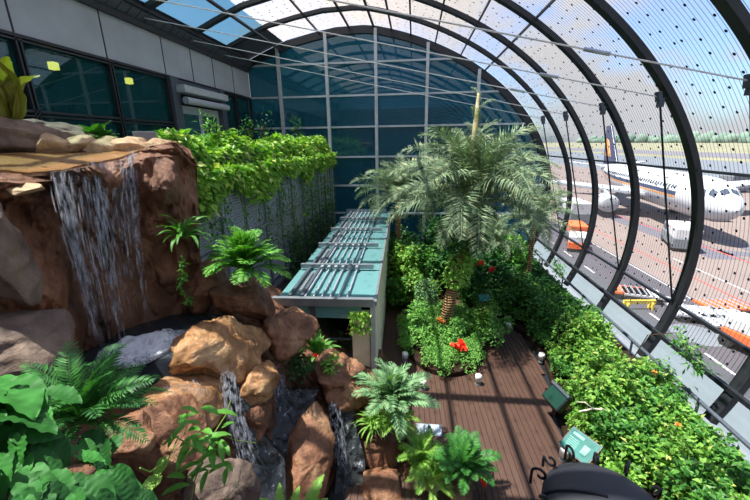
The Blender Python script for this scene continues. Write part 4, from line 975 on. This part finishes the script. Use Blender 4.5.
# ivy on the palm trunk
tb_ = Vector((tb[0], tb[1], .25)); td = Vector(tt)-tb_
def ivy(t0, t1, n, seed, R, mat, label, ls):
    g = rng(seed); t = g.uniform(t0, t1, n); a = g.uniform(0, 2*PI, n); rr = R*(.75+.4*g.random(n))*(.7+.5*np.abs(vnoise(np.stack([t*7, a*.8, t*0], 1), seed)))
    f = np.interp(t, [0, .25, .6, 1], [0, .2, .6, 1])
    P = np.stack([td.x*f+rr*np.cos(a), td.y*f+rr*np.sin(a), td.z*t], 1); out = np.stack([np.cos(a), np.sin(a), a*0+.2], 1)
    L = ls*g.uniform(.7, 1.3, n); V, Q = leafset(P, out+g.normal(size=(n, 3))*.5+[0, 0, -.6], out+g.normal(size=(n, 3))*.4+[0, 0, .5], L, L*.7)
    o = empty('climbing_vine', tb_, label=label, cat='climbing plant'); link('foliage', mesh_np('foliage', V, Q), M[mat], o)
ivy(.38, .74, 620, 5, .34, 'lf_lime', 'pale leafy vine wrapped round the middle of the palm trunk', .15)
ivy(.66, 1.0, 900, 6, .55, 'lf_dark', 'dark green vine thick under the crown of the large palm', .16)
# ------------------------------------------------------------------ round bed of herbs
bc_ = np.array([.98, 9.95]); brx, bry = 1.32, 1.85
bd_ = MB(); bd_.prism([(bc_[0]+(brx-.12)*math.cos(a), bc_[1]+(bry-.14)*math.sin(a)) for a in np.linspace(0, 2*PI, 48, endpoint=False)], .04, .2)
setp(bd_.build('bed_soil', M['soil']), label='dark soil of the round planting bed on the deck', cat='planting bed')
g = random.Random(21); k = 0
for iy in range(8):
    for ix in range(6):
        x = bc_[0]-brx+.28+ix*.5+g.uniform(-.1, .1); y = bc_[1]-bry+.25+iy*.5+g.uniform(-.1, .1)
        if ((x-bc_[0])/(brx-.1))**2+((y-bc_[1])/(bry-.22))**2 > 1 or (abs(x-1.05) < .3 and abs(y-tb[1]) < .35): continue
        hh = .34 if y < 9.6 else .55
        bush(x, y, .16, .42, hh, 'lf_herb', 'low bright herb filling the front of the round bed' if y < 9.6 else 'taller bright herb round the palm trunk in the round bed', 300+k % 4, .06 if y < 9.6 else .085, 800, 'herb', 'herb', 'low herbs in the front of the round bed' if y < 9.6 else 'taller herbs round the palm trunk', .6); k += 1
for (px, py, Y, R, h, mt, lab) in ((420, 305, 10.3, .6, .9, 'lf_herb', 'bright shrub in the round bed between trunk and shelter'), (482, 300, 10.6, .7, 1.0, 'lf_bright', 'bright shrub in the round bed under the small teal sign'), (425, 285, 11.6, .5, 1.1, 'lf_grey', 'greyish airy shrub behind the round bed'), (490, 320, 10.2, .45, .7, 'lf_herb', 'light green shrub at the deck side of the round bed')):
    p = aty(px, py, Y); bush(p[0], p[1], .15, R, h, mt, lab, int(px), .1, 1100)
def flower(p, col, label, seed, n=1, R=.1, name='red_flower', sc=1.0):
    o = empty(name, p, label=label, cat='flower'); g = rng(seed); o.scale = (sc, sc, sc)
    for k in range(n):
        c = np.array([g.normal()*R, g.normal()*R*.6, g.normal()*R*.4]) if n > 1 else np.zeros(3)
        m = 9; V, Q = leafset(np.repeat(c[None], m, 0), g.normal(size=(m, 3))+[0, -.2, .3], g.normal(size=(m, 3))*.3+[0, -.3, 1], .13, .1); link('flower_head', mesh_np('flower_head', V, Q), M[col], o)
    MB().tube([(0, 0, -.45), (0, 0, 0)], .012, 5).build('stalk', M['petiole'], o)
flower(aty(460, 345, 8.9), 'red', 'cluster of bright red flowers standing in the round bed', 1, 9, .13)
for k, (px, py, Y, lab) in enumerate(((432, 327, 10.0, 'orange flower left of the palm trunk foot'), (441, 322, 10.1, 'orange-brown bloom touching the palm trunk foot'), (428, 322, 10.2, 'rusty orange bloom at the shelter side of the trunk'))): flower(aty(px, py, Y), 'orange', lab, 30+k, 4, .08, 'orange_flower')
for k, (px, py, lab) in enumerate(((483, 262, 'small red bloom in the shade above the teal sign'), (470, 266, 'small red bloom just right of the vine on the trunk'), (490, 270, 'small red bloom nearest the curved glass in the shade'))): flower(aty(px, py, 12.0), 'red', lab, 40+k, 2, .05)
flower(atr(484, 480, 5.15), 'red', 'small red bloom at the deck edge of the dark rosette fern', 50, 1)
# bollard lights
def bollard(px, py, label):
    p = atz(px, py+2, .05); o = empty('bollard_light', (p[0], p[1], .05), label=label, cat='light', group='white bollard lights round the beds')
    MB().lathe([(.075, 0), (.077, .02), (.05, .03), (.05, .1), (.085, .105)], 14).build('base', M['alu'], o, True)
    MB().lathe([(.085, .105), (.085, .24), (.075, .27), (.0, .275)], 14).build('cap', M['lampwhite'], o, True)
for px, py, lb in ((405, 333, 'white bollard light at the far shelter side of the round bed'), (405, 359, 'white bollard light halfway down the shelter side of the round bed'), (423, 387, 'white bollard light at the near shelter side of the round bed'), (478, 382, 'white bollard light at the near end of the round bed under the red flowers'), (508, 329, 'white bollard light at the far end of the deck'), (541, 360, 'white bollard light at the shrub bank above the dark green box'), (563, 458, 'white bollard light beside the teal information sign')): bollard(px, py, lb)
# ------------------------------------------------------------------ signs
def lectern(pos, yaw_, tilt, w, h, face, label, name='information_sign', post=True, marks=0, frame='iron'):
    o = empty(name, (pos[0], pos[1], .16), yaw_, label=label, cat='sign'); z = pos[2]-.16
    R = Matrix.Rotation(tilt, 3, 'X')
    MB().box((0, 0, z), (w/2+.025, h/2+.025, .02), M=R).build('frame', M[frame], o, bevel=.006)
    f = MB(); n = R @ Vector((0, 0, .023)); fo = f.box((n.x, n.y, z+n.z), (w/2, h/2, .004), M=R).build('panel', M[face], o)
    g = random.Random(3)
    if marks:
        b = MB()
        for i in range(marks):
            u = -w*.42; v = h*.1-i*h*.09
            q = R @ Vector((u+w*.2+g.uniform(-.02, .02), v, .028)); b.box((q.x, q.y, z+q.z), (w*.18, h*.012, .001), M=R)
        q = R @ Vector((-w*.2, h*.32, .028)); b.box((q.x, q.y, z+q.z), (w*.2, h*.06, .001), M=R)
        q = R @ Vector((w*.22, -.02, .028)); b.box((q.x, q.y, z+q.z), (w*.1, h*.2, .001), M=R)
        b.build('print', M['tealpale'], fo)
    if post: MB().tube([(0, h*.1, 0), (0, h*.1, z-.02)], .03, 8).build('post', M['iron'], o)
p = atr(580, 446, 6.1); lectern(p, -1.0, .55, .5, .4, 'teal', 'teal printed information sign tilted beside the black dome', marks=5)
p = aty(484, 298, 10.7); lectern(p, .1, .9, .34, .22, 'teal', 'small dark framed teal sign behind the palm trunk')
p = atr(429, 430, 6.35); lectern(p, .0, .25, .5, .22, 'signblue', 'pale blue sign panel lying low behind the finely cut fern', frame='alu')
bx = atr(557, 396, 7.6); o = empty('dark_green_box', (bx[0], bx[1], .16), -1.3, label='dark green box screen on a stand at the edge of the shrub bank', cat='sign')
z = bx[2]-.16; Rb = Matrix.Rotation(.85, 3, 'X')
MB().box((0, 0, z-.05), (.27, .2, .07), M=Rb).build('housing', M['iron'], o, bevel=.02); q = Rb @ Vector((0, 0, .072)); MB().box((q.x, q.y, z-.05+q.z), (.24, .17, .004), M=Rb).build('screen', M['green_box'], o); MB().box((0, .03, z/2-.06), (.06, .05, max(.05, z/2-.06))).build('stand', M['iron'], o)
q = Rb @ Vector((0, .2, .06)); MB().box((q.x, q.y, z-.05+q.z), (.28, .03, .06), M=Rb).build('rim', M['gutter'], o, bevel=.01)
# ------------------------------------------------------------------ black iron lamp standard with a dome
lp = atr(612, 492, 2.45); o = empty('iron_lantern', (lp[0], lp[1], 0.05), .3, label='black wrought-iron lantern with a broad dome top', cat='lantern')
zt = lp[2]; RD = .4
MB().lathe([(RD, -.1), (RD+.016, -.085), (RD+.016, -.04), (RD*.985, -.03), (RD*.93, .0), (RD*.8, .035), (RD*.58, .07), (RD*.3, .092), (.06, .1), (.0, .1)], 56).build('dome', M['domeiron'], o, True, loc=(0, 0, zt-.2))
gl_ = MB(); gl_.lathe([(RD*.7, -.75), (RD*.86, -.12)], 8); gl_.build('lantern_glass', M['clear'], o, loc=(0, 0, zt-.2))
for k in range(8):
    a = k*PI/4; MB().tube([(RD*.7*math.cos(a), RD*.7*math.sin(a), zt-.95), (RD*.88*math.cos(a), RD*.88*math.sin(a), zt-.3)], .014, 6).build('cage_bar', M['iron'], o)
MB().lathe([(.1, 0), (.1, .5), (.06, .6), (.055, zt-1.4), (.2, zt-1.1), (RD*.72, zt-.95), (RD*.72, zt-.9), (.0, zt-.9)], 16).build('post', M['iron'], o, True)
def scroll(a, s, flip=1):
    pts = []
    for i in range(26):
        t = i/25; th = flip*(.3+t*5.4); r = s*(1-.78*t); pts.append(Vector((r*math.cos(th), 0, r*math.sin(th)+s*.3)))
    st = [Vector((pts[0].x, 0, -s*1.6)), Vector((pts[0].x*1.05, 0, -s*.7))]
    R = Matrix.Rotation(a, 3, 'Z'); off = Vector((math.cos(a)*(RD+s*.7), math.sin(a)*(RD+s*.7), zt-.2))
    MB().tube([R @ p + off for p in st+pts], .011, 6).build('scroll', M['iron'], o)
for k in range(14): scroll(k*PI/7+.1, .06, 1 if k % 2 else -1)
b = MB(); b.tube([(RD*q*math.cos(2.6), RD*q*math.sin(2.6), zt-.2+zz) for q, zz in ((1.0, -.03), (.93, .006), (.8, .042), (.58, .077), (.3, .099), (.05, .106))], .014, 6); b.build('dome_seam', M['iron'], o)
# ------------------------------------------------------------------ shrubs on the bank and behind the bed
g = random.Random(50); k = 0
placed = []
for y in np.arange(4.3, 19.0, .8):
    x0 = deck_r(y)+.32 if y < 12.2 else 2.3
    x = x0+g.uniform(0, .1); j = 0
    while x < 5.3:
        near = j == 0 and y < 12
        h = (.42 if near else g.uniform(.85, 1.35)) if y < 12 else g.uniform(.9, 1.25)
        if x > 4.8: h = min(h, .95)
        R = .66 if not near else .36
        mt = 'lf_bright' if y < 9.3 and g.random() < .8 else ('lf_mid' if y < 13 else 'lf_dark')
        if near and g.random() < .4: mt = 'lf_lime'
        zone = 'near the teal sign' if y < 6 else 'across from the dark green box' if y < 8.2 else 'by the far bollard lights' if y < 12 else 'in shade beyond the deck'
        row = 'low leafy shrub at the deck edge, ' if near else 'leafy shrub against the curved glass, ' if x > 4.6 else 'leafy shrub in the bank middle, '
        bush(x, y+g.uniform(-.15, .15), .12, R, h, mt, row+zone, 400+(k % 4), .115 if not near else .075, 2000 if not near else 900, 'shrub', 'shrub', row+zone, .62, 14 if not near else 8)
        x += .62 if near else .8+g.uniform(-.06, .1); j += 1; k += 1
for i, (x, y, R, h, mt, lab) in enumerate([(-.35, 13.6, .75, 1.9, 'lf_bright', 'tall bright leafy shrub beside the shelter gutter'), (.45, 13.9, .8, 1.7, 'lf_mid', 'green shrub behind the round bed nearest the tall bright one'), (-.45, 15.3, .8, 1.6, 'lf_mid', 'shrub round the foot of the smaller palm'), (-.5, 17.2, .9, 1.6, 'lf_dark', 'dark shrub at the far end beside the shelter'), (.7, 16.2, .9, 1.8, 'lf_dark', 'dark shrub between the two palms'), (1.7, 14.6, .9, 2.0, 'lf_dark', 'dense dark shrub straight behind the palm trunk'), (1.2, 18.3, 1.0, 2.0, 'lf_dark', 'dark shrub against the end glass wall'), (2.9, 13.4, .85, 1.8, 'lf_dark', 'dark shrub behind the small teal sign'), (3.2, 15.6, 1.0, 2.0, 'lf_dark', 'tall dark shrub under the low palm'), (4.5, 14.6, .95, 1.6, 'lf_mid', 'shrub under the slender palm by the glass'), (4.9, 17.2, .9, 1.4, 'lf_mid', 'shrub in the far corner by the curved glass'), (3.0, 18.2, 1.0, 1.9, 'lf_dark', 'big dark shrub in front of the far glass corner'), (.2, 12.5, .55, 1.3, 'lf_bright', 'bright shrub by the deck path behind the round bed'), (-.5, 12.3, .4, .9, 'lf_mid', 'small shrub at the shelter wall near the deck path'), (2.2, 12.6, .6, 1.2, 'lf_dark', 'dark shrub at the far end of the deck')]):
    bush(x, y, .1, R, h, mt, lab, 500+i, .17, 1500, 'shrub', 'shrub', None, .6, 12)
for i, (px, py, lab) in enumerate(((690, 345, 'wispy branch of leaves crossing the lower glass rail'), (672, 372, 'feathery low branch over the handrail'), (560, 265, 'thin wispy branch near the far part of the glass'))):
    p = atx(px, py, 6.15); n = 170; gg = rng(60+i); t = gg.random(n); P = np.stack([t*.0+gg.normal(size=n)*.12, -.9*t, -.35*t+gg.normal(size=n)*.1], 1); V, Q = leafset(P, gg.normal(size=(n, 3))*.6+[0, -.8, -.2], gg.normal(size=(n, 3))*.3+[0, 0, 1], .17, .045)
    o = empty('wispy_shrub', (p[0]-.1, p[1]+.35, p[2]+.1), label=lab, cat='shrub'); link('foliage', mesh_np('foliage', V, Q), M['lf_mid'], o); MB().tube([(0, -.9, -.35), (0, 0, 0), (-.3, .4, -.3), (-.5, .6, .15-p[2])], .012, 5).build('stem', M['stem'], o)
# ------------------------------------------------------------------ the airfield outside
AZ = -3.3
M['asphalt'] = m_plain('dark_asphalt', '#403d44', .9, 0, .12, .15); M['apron'] = m_plain('pinkish_concrete', '#70635e', .85, 0, .08, .2); M['strip'] = m_plain('pale_concrete_strip', '#5f656c', .85, 0, .06, .4)
M['runway'] = m_plain('runway_grey', '#5f5d64', .9, 0, .1, .05); M['grassf'] = m_plain('airfield_grass_hazed', '#75735c', .95, 0, .15, .03); M['paintw'] = m_plain('white_marking', '#9a9a9a', .7); M['paintr'] = m_plain('red_marking', '#b5483c', .7); M['paintk'] = m_plain('tarmac_and_plane_shadow', '#55535c', .8)  # the grass tone has the haze of distance mixed in
def slab(name, x0, x1, y0, y1, z, mat):
    b = MB(); b.box(((x0+x1)/2, (y0+y1)/2, z-.1), ((x1-x0)/2, (y1-y0)/2, .1)); return setp(b.build(name, M[mat]), kind='structure')
slab('ground_apron', 17.0, 60, -60, 160, AZ, 'apron'); slab('ground_service_road', 12.3, 17.0, -60, 160, AZ+.004, 'asphalt'); slab('ground_strip', 6.2, 12.3, -60, 160, AZ+.002, 'strip')
slab('ground_beyond', -60, 300, 24, 900, AZ-.05, 'runway'); slab('ground_taxiway', 60, 420, -300, 900, AZ-.02, 'strip'); slab('ground_grass', 130, 1500, -900, 1800, AZ, 'grassf'); slab('ground_runway', 150, 200, -900, 1800, AZ+.05, 'runway')
slab('ground_under', -200, 1500, -900, 1800, AZ-.4, 'grassf')
mk = MB()
def line(a, b_, w_, m): m.bar((a[0], a[1], AZ+.012), (b_[0], b_[1], AZ+.012), w_, .012)
for X in (13.2,): [line((X, y), (X, y+1.6), .14, mk) for y in np.arange(6, 70, 4)]
line((12.4, -20), (12.4, 120), .1, mk); line((16.8, -20), (16.8, 120), .12, mk); line((21, 12), (21, 30), .15, mk); line((9.2, 4), (9.2, 14), .35, mk)
setp(mk.build('ground_white_lines', M['paintw']), kind='structure')
mk = MB(); line((19.5, 20), (26, 24), .16, mk); line((26, 24), (26, 70), .16, mk); line((19.5, 20), (19.5, 90), .1, mk); line((28, 26), (40, 26), .14, mk); setp(mk.build('ground_red_lines', M['paintr']), kind='structure')
mk = MB(); [mk.bar((x, y0, AZ+.006), (x, y1, AZ+.006), w_, .01) for x, y0, y1, w_ in ((25.2, 30, 100, 2.6), (29.3, 20, 38, 1.4))]; mk.bar((26, 32, AZ+.006), (36, 29, AZ+.006), 1.5, .01); setp(mk.build('ground_tarmac_and_shadow', M['paintk']), kind='structure')  # dark tarmac bands, with part of the airliner's shadow painted into them
# tree line
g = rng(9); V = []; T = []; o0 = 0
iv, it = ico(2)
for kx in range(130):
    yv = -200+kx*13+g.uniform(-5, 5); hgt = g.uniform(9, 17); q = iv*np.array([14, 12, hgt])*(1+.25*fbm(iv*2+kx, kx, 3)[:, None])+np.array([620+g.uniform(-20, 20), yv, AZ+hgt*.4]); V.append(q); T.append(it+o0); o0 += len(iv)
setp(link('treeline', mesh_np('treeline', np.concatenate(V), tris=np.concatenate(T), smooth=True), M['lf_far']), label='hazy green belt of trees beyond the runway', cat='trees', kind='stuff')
# airliner
M['planew'] = m_plain('airliner_white', '#bcbfc2', .3, 0, .02); M['planeg'] = m_plain('airliner_belly', '#a4a8ac', .4); M['navy'] = m_plain('navy_paint', '#1e2a4e', .35); M['gold'] = m_plain('orange_paint', '#d08a3c', .4); M['glassd'] = m_plain('dark_cabin_glass', '#3c4652', .15); M['tyre'] = m_plain('tyre_rubber', '#202020', .8)
nose = Vector((27.5, 33.3, 0)); tail = Vector((33.5, 70, 0)); dv = (nose-tail).normalized(); ang = math.atan2(dv.y, dv.x)
ap = empty('airliner', (nose.x, nose.y, AZ), ang, label='white airliner with a navy and orange cheat line parked outside', cat='airplane')
CZp = 3.75; Rf = 1.98
pf = [(-37, .15, 1.0), (-35, .55, .9), (-31, 1.25, .45), (-27, 1.75, .15), (-23, Rf, 0), (-6, Rf, 0), (-4.2, 1.93, -.02), (-3.0, 1.78, -.08), (-2.0, 1.5, -.2), (-1.2, 1.18, -.33), (-.6, .85, -.42), (-.2, .5, -.47), (0, .08, -.5)]
def body(name, mat, a0, a1, mul=1.0, n=28, x0=-37, x1=0, par=ap):
    V = []; F = []; P = [q for q in pf if x0 <= q[0] <= x1]
    for (x, r, dz) in P:
        for k in range(n+1): a = a0+(a1-a0)*k/n; V.append((x, r*mul*math.cos(a), CZp+dz+r*mul*math.sin(a)*1.03))
    for i in range(len(P)-1):
        for k in range(n): F.append((i*(n+1)+k, i*(n+1)+k+1, (i+1)*(n+1)+k+1, (i+1)*(n+1)+k))
    return MB().add(V, F).build(name, M[mat], par, True)
body('fuselage', 'planew', 0, 2*PI, 1.0, 40)
for s in (0, 1):
    f = (lambda a: a) if s == 0 else (lambda a: PI-a)
    body('blue_stripe', 'navy', f(.0), f(.2), 1.004, 4, -31, -5.9); body('orange_stripe', 'gold', f(-.12), f(-.02), 1.004, 3, -31, -5.9)
    sg = 1 if s == 0 else -1
    for i in range(34):
        x = -6.6-i*.62; MB().box((x, sg*Rf*.925, CZp+Rf*.42), (.12, .03, .17), M=Matrix.Rotation(sg*.42, 3, 'X')).build('cabin_window', M['glassd'], ap)
def patch(name, mat, x0, x1, a0, a1, skew=0.0):
    V = []; F = []; px_ = [q[0] for q in pf]; n = 6
    for i in range(n+1):
        for k in range(n+1):
            x = x0+(x1-x0)*i/n; a = a0+(a1-a0)*k/n; x = x+skew*(k/n-.5); r = np.interp(x, px_, [q[1] for q in pf])*1.012+.01; dz = np.interp(x, px_, [q[2] for q in pf])
            V.append((x, r*math.cos(a), CZp+dz+r*math.sin(a)*1.03))
    for i in range(n):
        for k in range(n): F.append((i*(n+1)+k, i*(n+1)+k+1, (i+1)*(n+1)+k+1, (i+1)*(n+1)+k))
    return MB().add(V, F).build(name, M[mat], ap, True)
for sg in (0, 1):
    f = (lambda d: math.radians(d)) if sg == 0 else (lambda d: PI-math.radians(d))
    patch('cockpit_window', 'glassd', -1.75, -1.15, f(60), f(86), -.1); patch('cockpit_window', 'glassd', -2.15, -1.5, f(34), f(56), -.25); patch('cockpit_window', 'glassd', -2.85, -2.3, f(24), f(42), -.4)
def wing(name, pts, th, mat, vert=False):
    b = MB(); n = len(pts); V = [p for p in pts]+[(p[0], p[1]+(th if vert else 0), p[2]+(0 if vert else th)) for p in pts]
    b.add(V, [tuple(range(n-1, -1, -1)), tuple(range(n, 2*n))]+[(i, (i+1) % n, n+(i+1) % n, n+i) for i in range(n)]); return b.build(name, M[mat], ap, bevel=.05)
for s in (-1, 1):
    wing('wing', [(-13, s*1.6, 2.7), (-20, s*1.6, 2.7), (-21.5, s*16.5, 4.0), (-20, s*16.8, 4.0)][::s], .35, 'planeg'); wing('tailplane', [(-31.5, s*1.0, 5.0), (-35, s*.7, 5.0), (-36.5, s*6, 5.5), (-35, s*6, 5.5)][::s], .2, 'planew')
    e = MB(); e.lathe([(.7, 0), (1.0, -.1), (1.1, -1), (1.0, -2.8), (.55, -3.8), (.3, -4.2)], 20, (-12.2, s*5.6, 1.75), Matrix.Rotation(PI/2, 3, 'Y')); e.build('engine', M['planeg'], ap, True); MB().bar((-13.5, s*5.6, 2.6), (-16, s*5.6, 3.1), .3, .6).build('pylon', M['planeg'], ap)
    MB().lathe([(.05, -.45), (.55, -.4), (.55, .4), (.05, .45)], 16, (-17.5, s*3.6, .55), Matrix.Rotation(PI/2, 3, 'X')).build('main_wheel', M['tyre'], ap); MB().tube([(-17.5, s*3.6, .5), (-17.5, s*3.3, 2.8)], .15, 8).build('main_strut', M['planeg'], ap)
tf = wing('tail_fin', [(-29, -.15, 5.5), (-35.5, -.15, 5.1), (-37.2, -.15, 11.6), (-34.8, -.15, 11.6)], .3, 'navy', True); te = wing('tail_emblem', [(-32.6, -.2, 6.6), (-35, -.2, 6.6), (-35.8, -.2, 9.5), (-34.6, -.2, 9.2)], .4, 'gold', True); te.parent = tf
MB().lathe([(.05, -.3), (.38, -.26), (.38, .26), (.05, .3)], 16, (-4.6, 0, .38), Matrix.Rotation(PI/2, 3, 'X')).build('nose_wheel', M['tyre'], ap); MB().tube([(-4.6, 0, .38), (-4.4, 0, 2.2)], .1, 8).build('nose_strut', M['planeg'], ap)
# vehicles and gear
M['vwhite'] = m_plain('vehicle_white', '#c2c2c4', .4); M['vorange'] = m_plain('vehicle_orange', '#e0632a', .5); M['vyellow'] = m_plain('barrier_yellow', '#e2c23a', .5); M['vgrey'] = m_plain('vehicle_grey', '#6a6f76', .6)
def vehicle(px, py, L, W_, H, yaw_, top, low, label, name='baggage_cart', cat='vehicle', cab=True):
    p = atz(px, py, AZ); o = empty(name, (p[0], p[1], AZ), yaw_, label=label, cat=cat)
    MB().box((0, 0, .3+(H-.3)*.25), (L/2, W_/2, (H-.3)*.25)).build('chassis', M[low], o, bevel=.05)
    MB().box((-L*.04 if cab else 0, 0, .3+(H-.3)*.74), (L/2*(.88 if cab else 1), W_/2*.96, (H-.3)*.26)).build('body', M[top], o, bevel=.08)
    for sx in (-.34, .34):
        for sy in (-1, 1): MB().lathe([(.02, -.08), (.3, -.08), (.3, .08), (.02, .08)], 12, (sx*L, sy*W_/2*.92, .3), Matrix.Rotation(PI/2, 3, 'X')).build('wheel', M['tyre'], o)
    if cab: MB().box((L*.3, 0, .3+(H-.3)*.72), (L*.12, W_/2*.985, (H-.3)*.14)).build('windscreen', M['glassd'], o)
vehicle(678, 246, 4.6, 1.9, 2.0, 1.2, 'vwhite', 'vgrey', 'white van parked on the apron below the airliner', 'van')
vehicle(750, 352, 1.9, 1.2, 1.5, 1.9, 'vwhite', 'vorange', 'white box cart with an orange base on the service road', cab=False)
def dolly(px, py, L, W_, yaw_, mat, label):
    p = atz(px, py, AZ); o = empty('baggage_dolly', (p[0], p[1], AZ), yaw_, label=label, cat='cart')
    MB().box((0, 0, .42), (L/2, W_/2, .06)).build('deck', M[mat], o); MB().box((0, 0, .3), (L/2, W_/2*.9, .07)).build('frame', M['vgrey'], o)
    for i in range(6): MB().tube([(-L/2+.2+i*(L-.4)/5, -W_/2, .52), (-L/2+.2+i*(L-.4)/5, W_/2, .52)], .05, 8).build('roller', M['steel'], o)
    for sx in (-.38, .38):
        for sy in (-1, 1): MB().lathe([(.02, -.06), (.22, -.06), (.22, .06), (.02, .06)], 12, (sx*L, sy*W_/2*.9, .22), Matrix.Rotation(PI/2, 3, 'X')).build('wheel', M['tyre'], o)
    MB().tube([(L/2, 0, .35), (L/2+1.2, 0, .25)], .05, 6).build('tow_bar', M['vwhite'], o)
dolly(628, 297, 1.9, 1.3, -.3, 'vorange', 'orange dolly with white rails on the service road nearest the arch'); dolly(640, 299, 1.9, 1.3, -.3, 'vwhite', 'white dolly with tow bar behind the orange one'); dolly(722, 312, 2.4, 1.3, .1, 'vorange', 'orange dolly beside the white box cart'); dolly(706, 320, 3.2, 1.4, -.2, 'vwhite', 'long white equipment dolly standing on the pale round mark'); dolly(735, 330, 2.6, 1.3, -.1, 'vwhite', 'white dolly next to the white box cart')
p = atz(638, 309, AZ); o = empty('barrier', (p[0], p[1], AZ), .1, label='yellow road barrier near the foot of the glass', cat='barrier'); MB().box((0, 0, .45), (.9, .06, .1)).build('board', M['vyellow'], o); [MB().box((s*.7, 0, .2), (.05, .2, .2)).build('leg', M['vyellow'], o) for s in (-1, 1)]
vehicle(574, 240, 3.2, 1.6, 1.7, 1.4, 'vorange', 'vgrey', 'red-orange tractor seen low through the far arches', 'tow_tractor'); vehicle(577, 249, 2.6, 1.6, 1.4, 1.2, 'vwhite', 'vorange', 'white and orange tractor nearest the far arches', 'tow_tractor')
vehicle(572, 222, 5, 2.2, 2.6, 1.5, 'vwhite', 'vgrey', 'white truck far off behind the slender palm', 'truck')
vehicle(735, 192, 6, 2.4, 3.0, .3, 'vgrey', 'vgrey', 'grey truck standing beyond the airliner nose', 'truck')
mkp = MB(); q = atz(697, 335, AZ); mkp.lathe([(1.1, 0), (1.1, .012)], 32, (q[0], q[1], AZ+.01)); setp(mkp.build('ground_round_mark', M['strip']), kind='structure')
p = atr(146, 139, 7.75); o = empty('planter_box', (p[0], p[1], p[2]-.12), .5, label='small grey metal planter box on the terrace corner above the cliff', cat='planter')
b = MB()
for dx, dy, hx, hy in ((0, .1, .17, .015), (0, -.1, .17, .015), (.155, 0, .015, .1), (-.155, 0, .015, .1)): b.box((dx, dy, .12), (hx, hy, .12))
b.box((0, 0, .02), (.15, .09, .02)); b.build('trough', M['alu'], o, bevel=.006); MB().box((0, 0, .17), (.14, .085, .02)).build('soil', M['soil'], o)
p = atr(594, 411, 6.9); o = empty('dry_twig', p, .3, label='bare curled dry twig lying over the shrubs by the dark green box', cat='twig'); MB().tube([(-.28, .05, 0), (-.15, 0, .05), (0, .03, .03), (.1, -.06, .06), (.16, .02, .02), (.3, -.05, -.04)], [.012, .016, .018, .016, .014, .006], 6).build('branch', M['cream'], o, True); MB().tube([(0, .03, .03), (-.1, .14, .1), (-.22, .2, .08)], [.012, .01, .005], 6).build('side_shoot', M['cream'], o, True)
for k, (px, py, lab) in enumerate(((644, 426, 'small orange flower among the bank shrubs nearest the teal sign'), (678, 425, 'small pale yellow flower among the bank shrubs'), (609, 366, 'small orange flower high in the shrubs across from the dark green box'), (655, 372, 'small yellow flower in the shrubs near the glass foot'))): p = atx(px, py, 4.6); flower(p, 'orange' if k % 2 == 0 else 'gold', lab, 70+k, 1, .05, 'small_flower', .45)
# wall behind the viewer
b = MB(); b.box((-1.2, -3.6, 4.4), (7.8, .15, 7.6)); setp(b.build('wall_near', M['panel']), kind='structure')
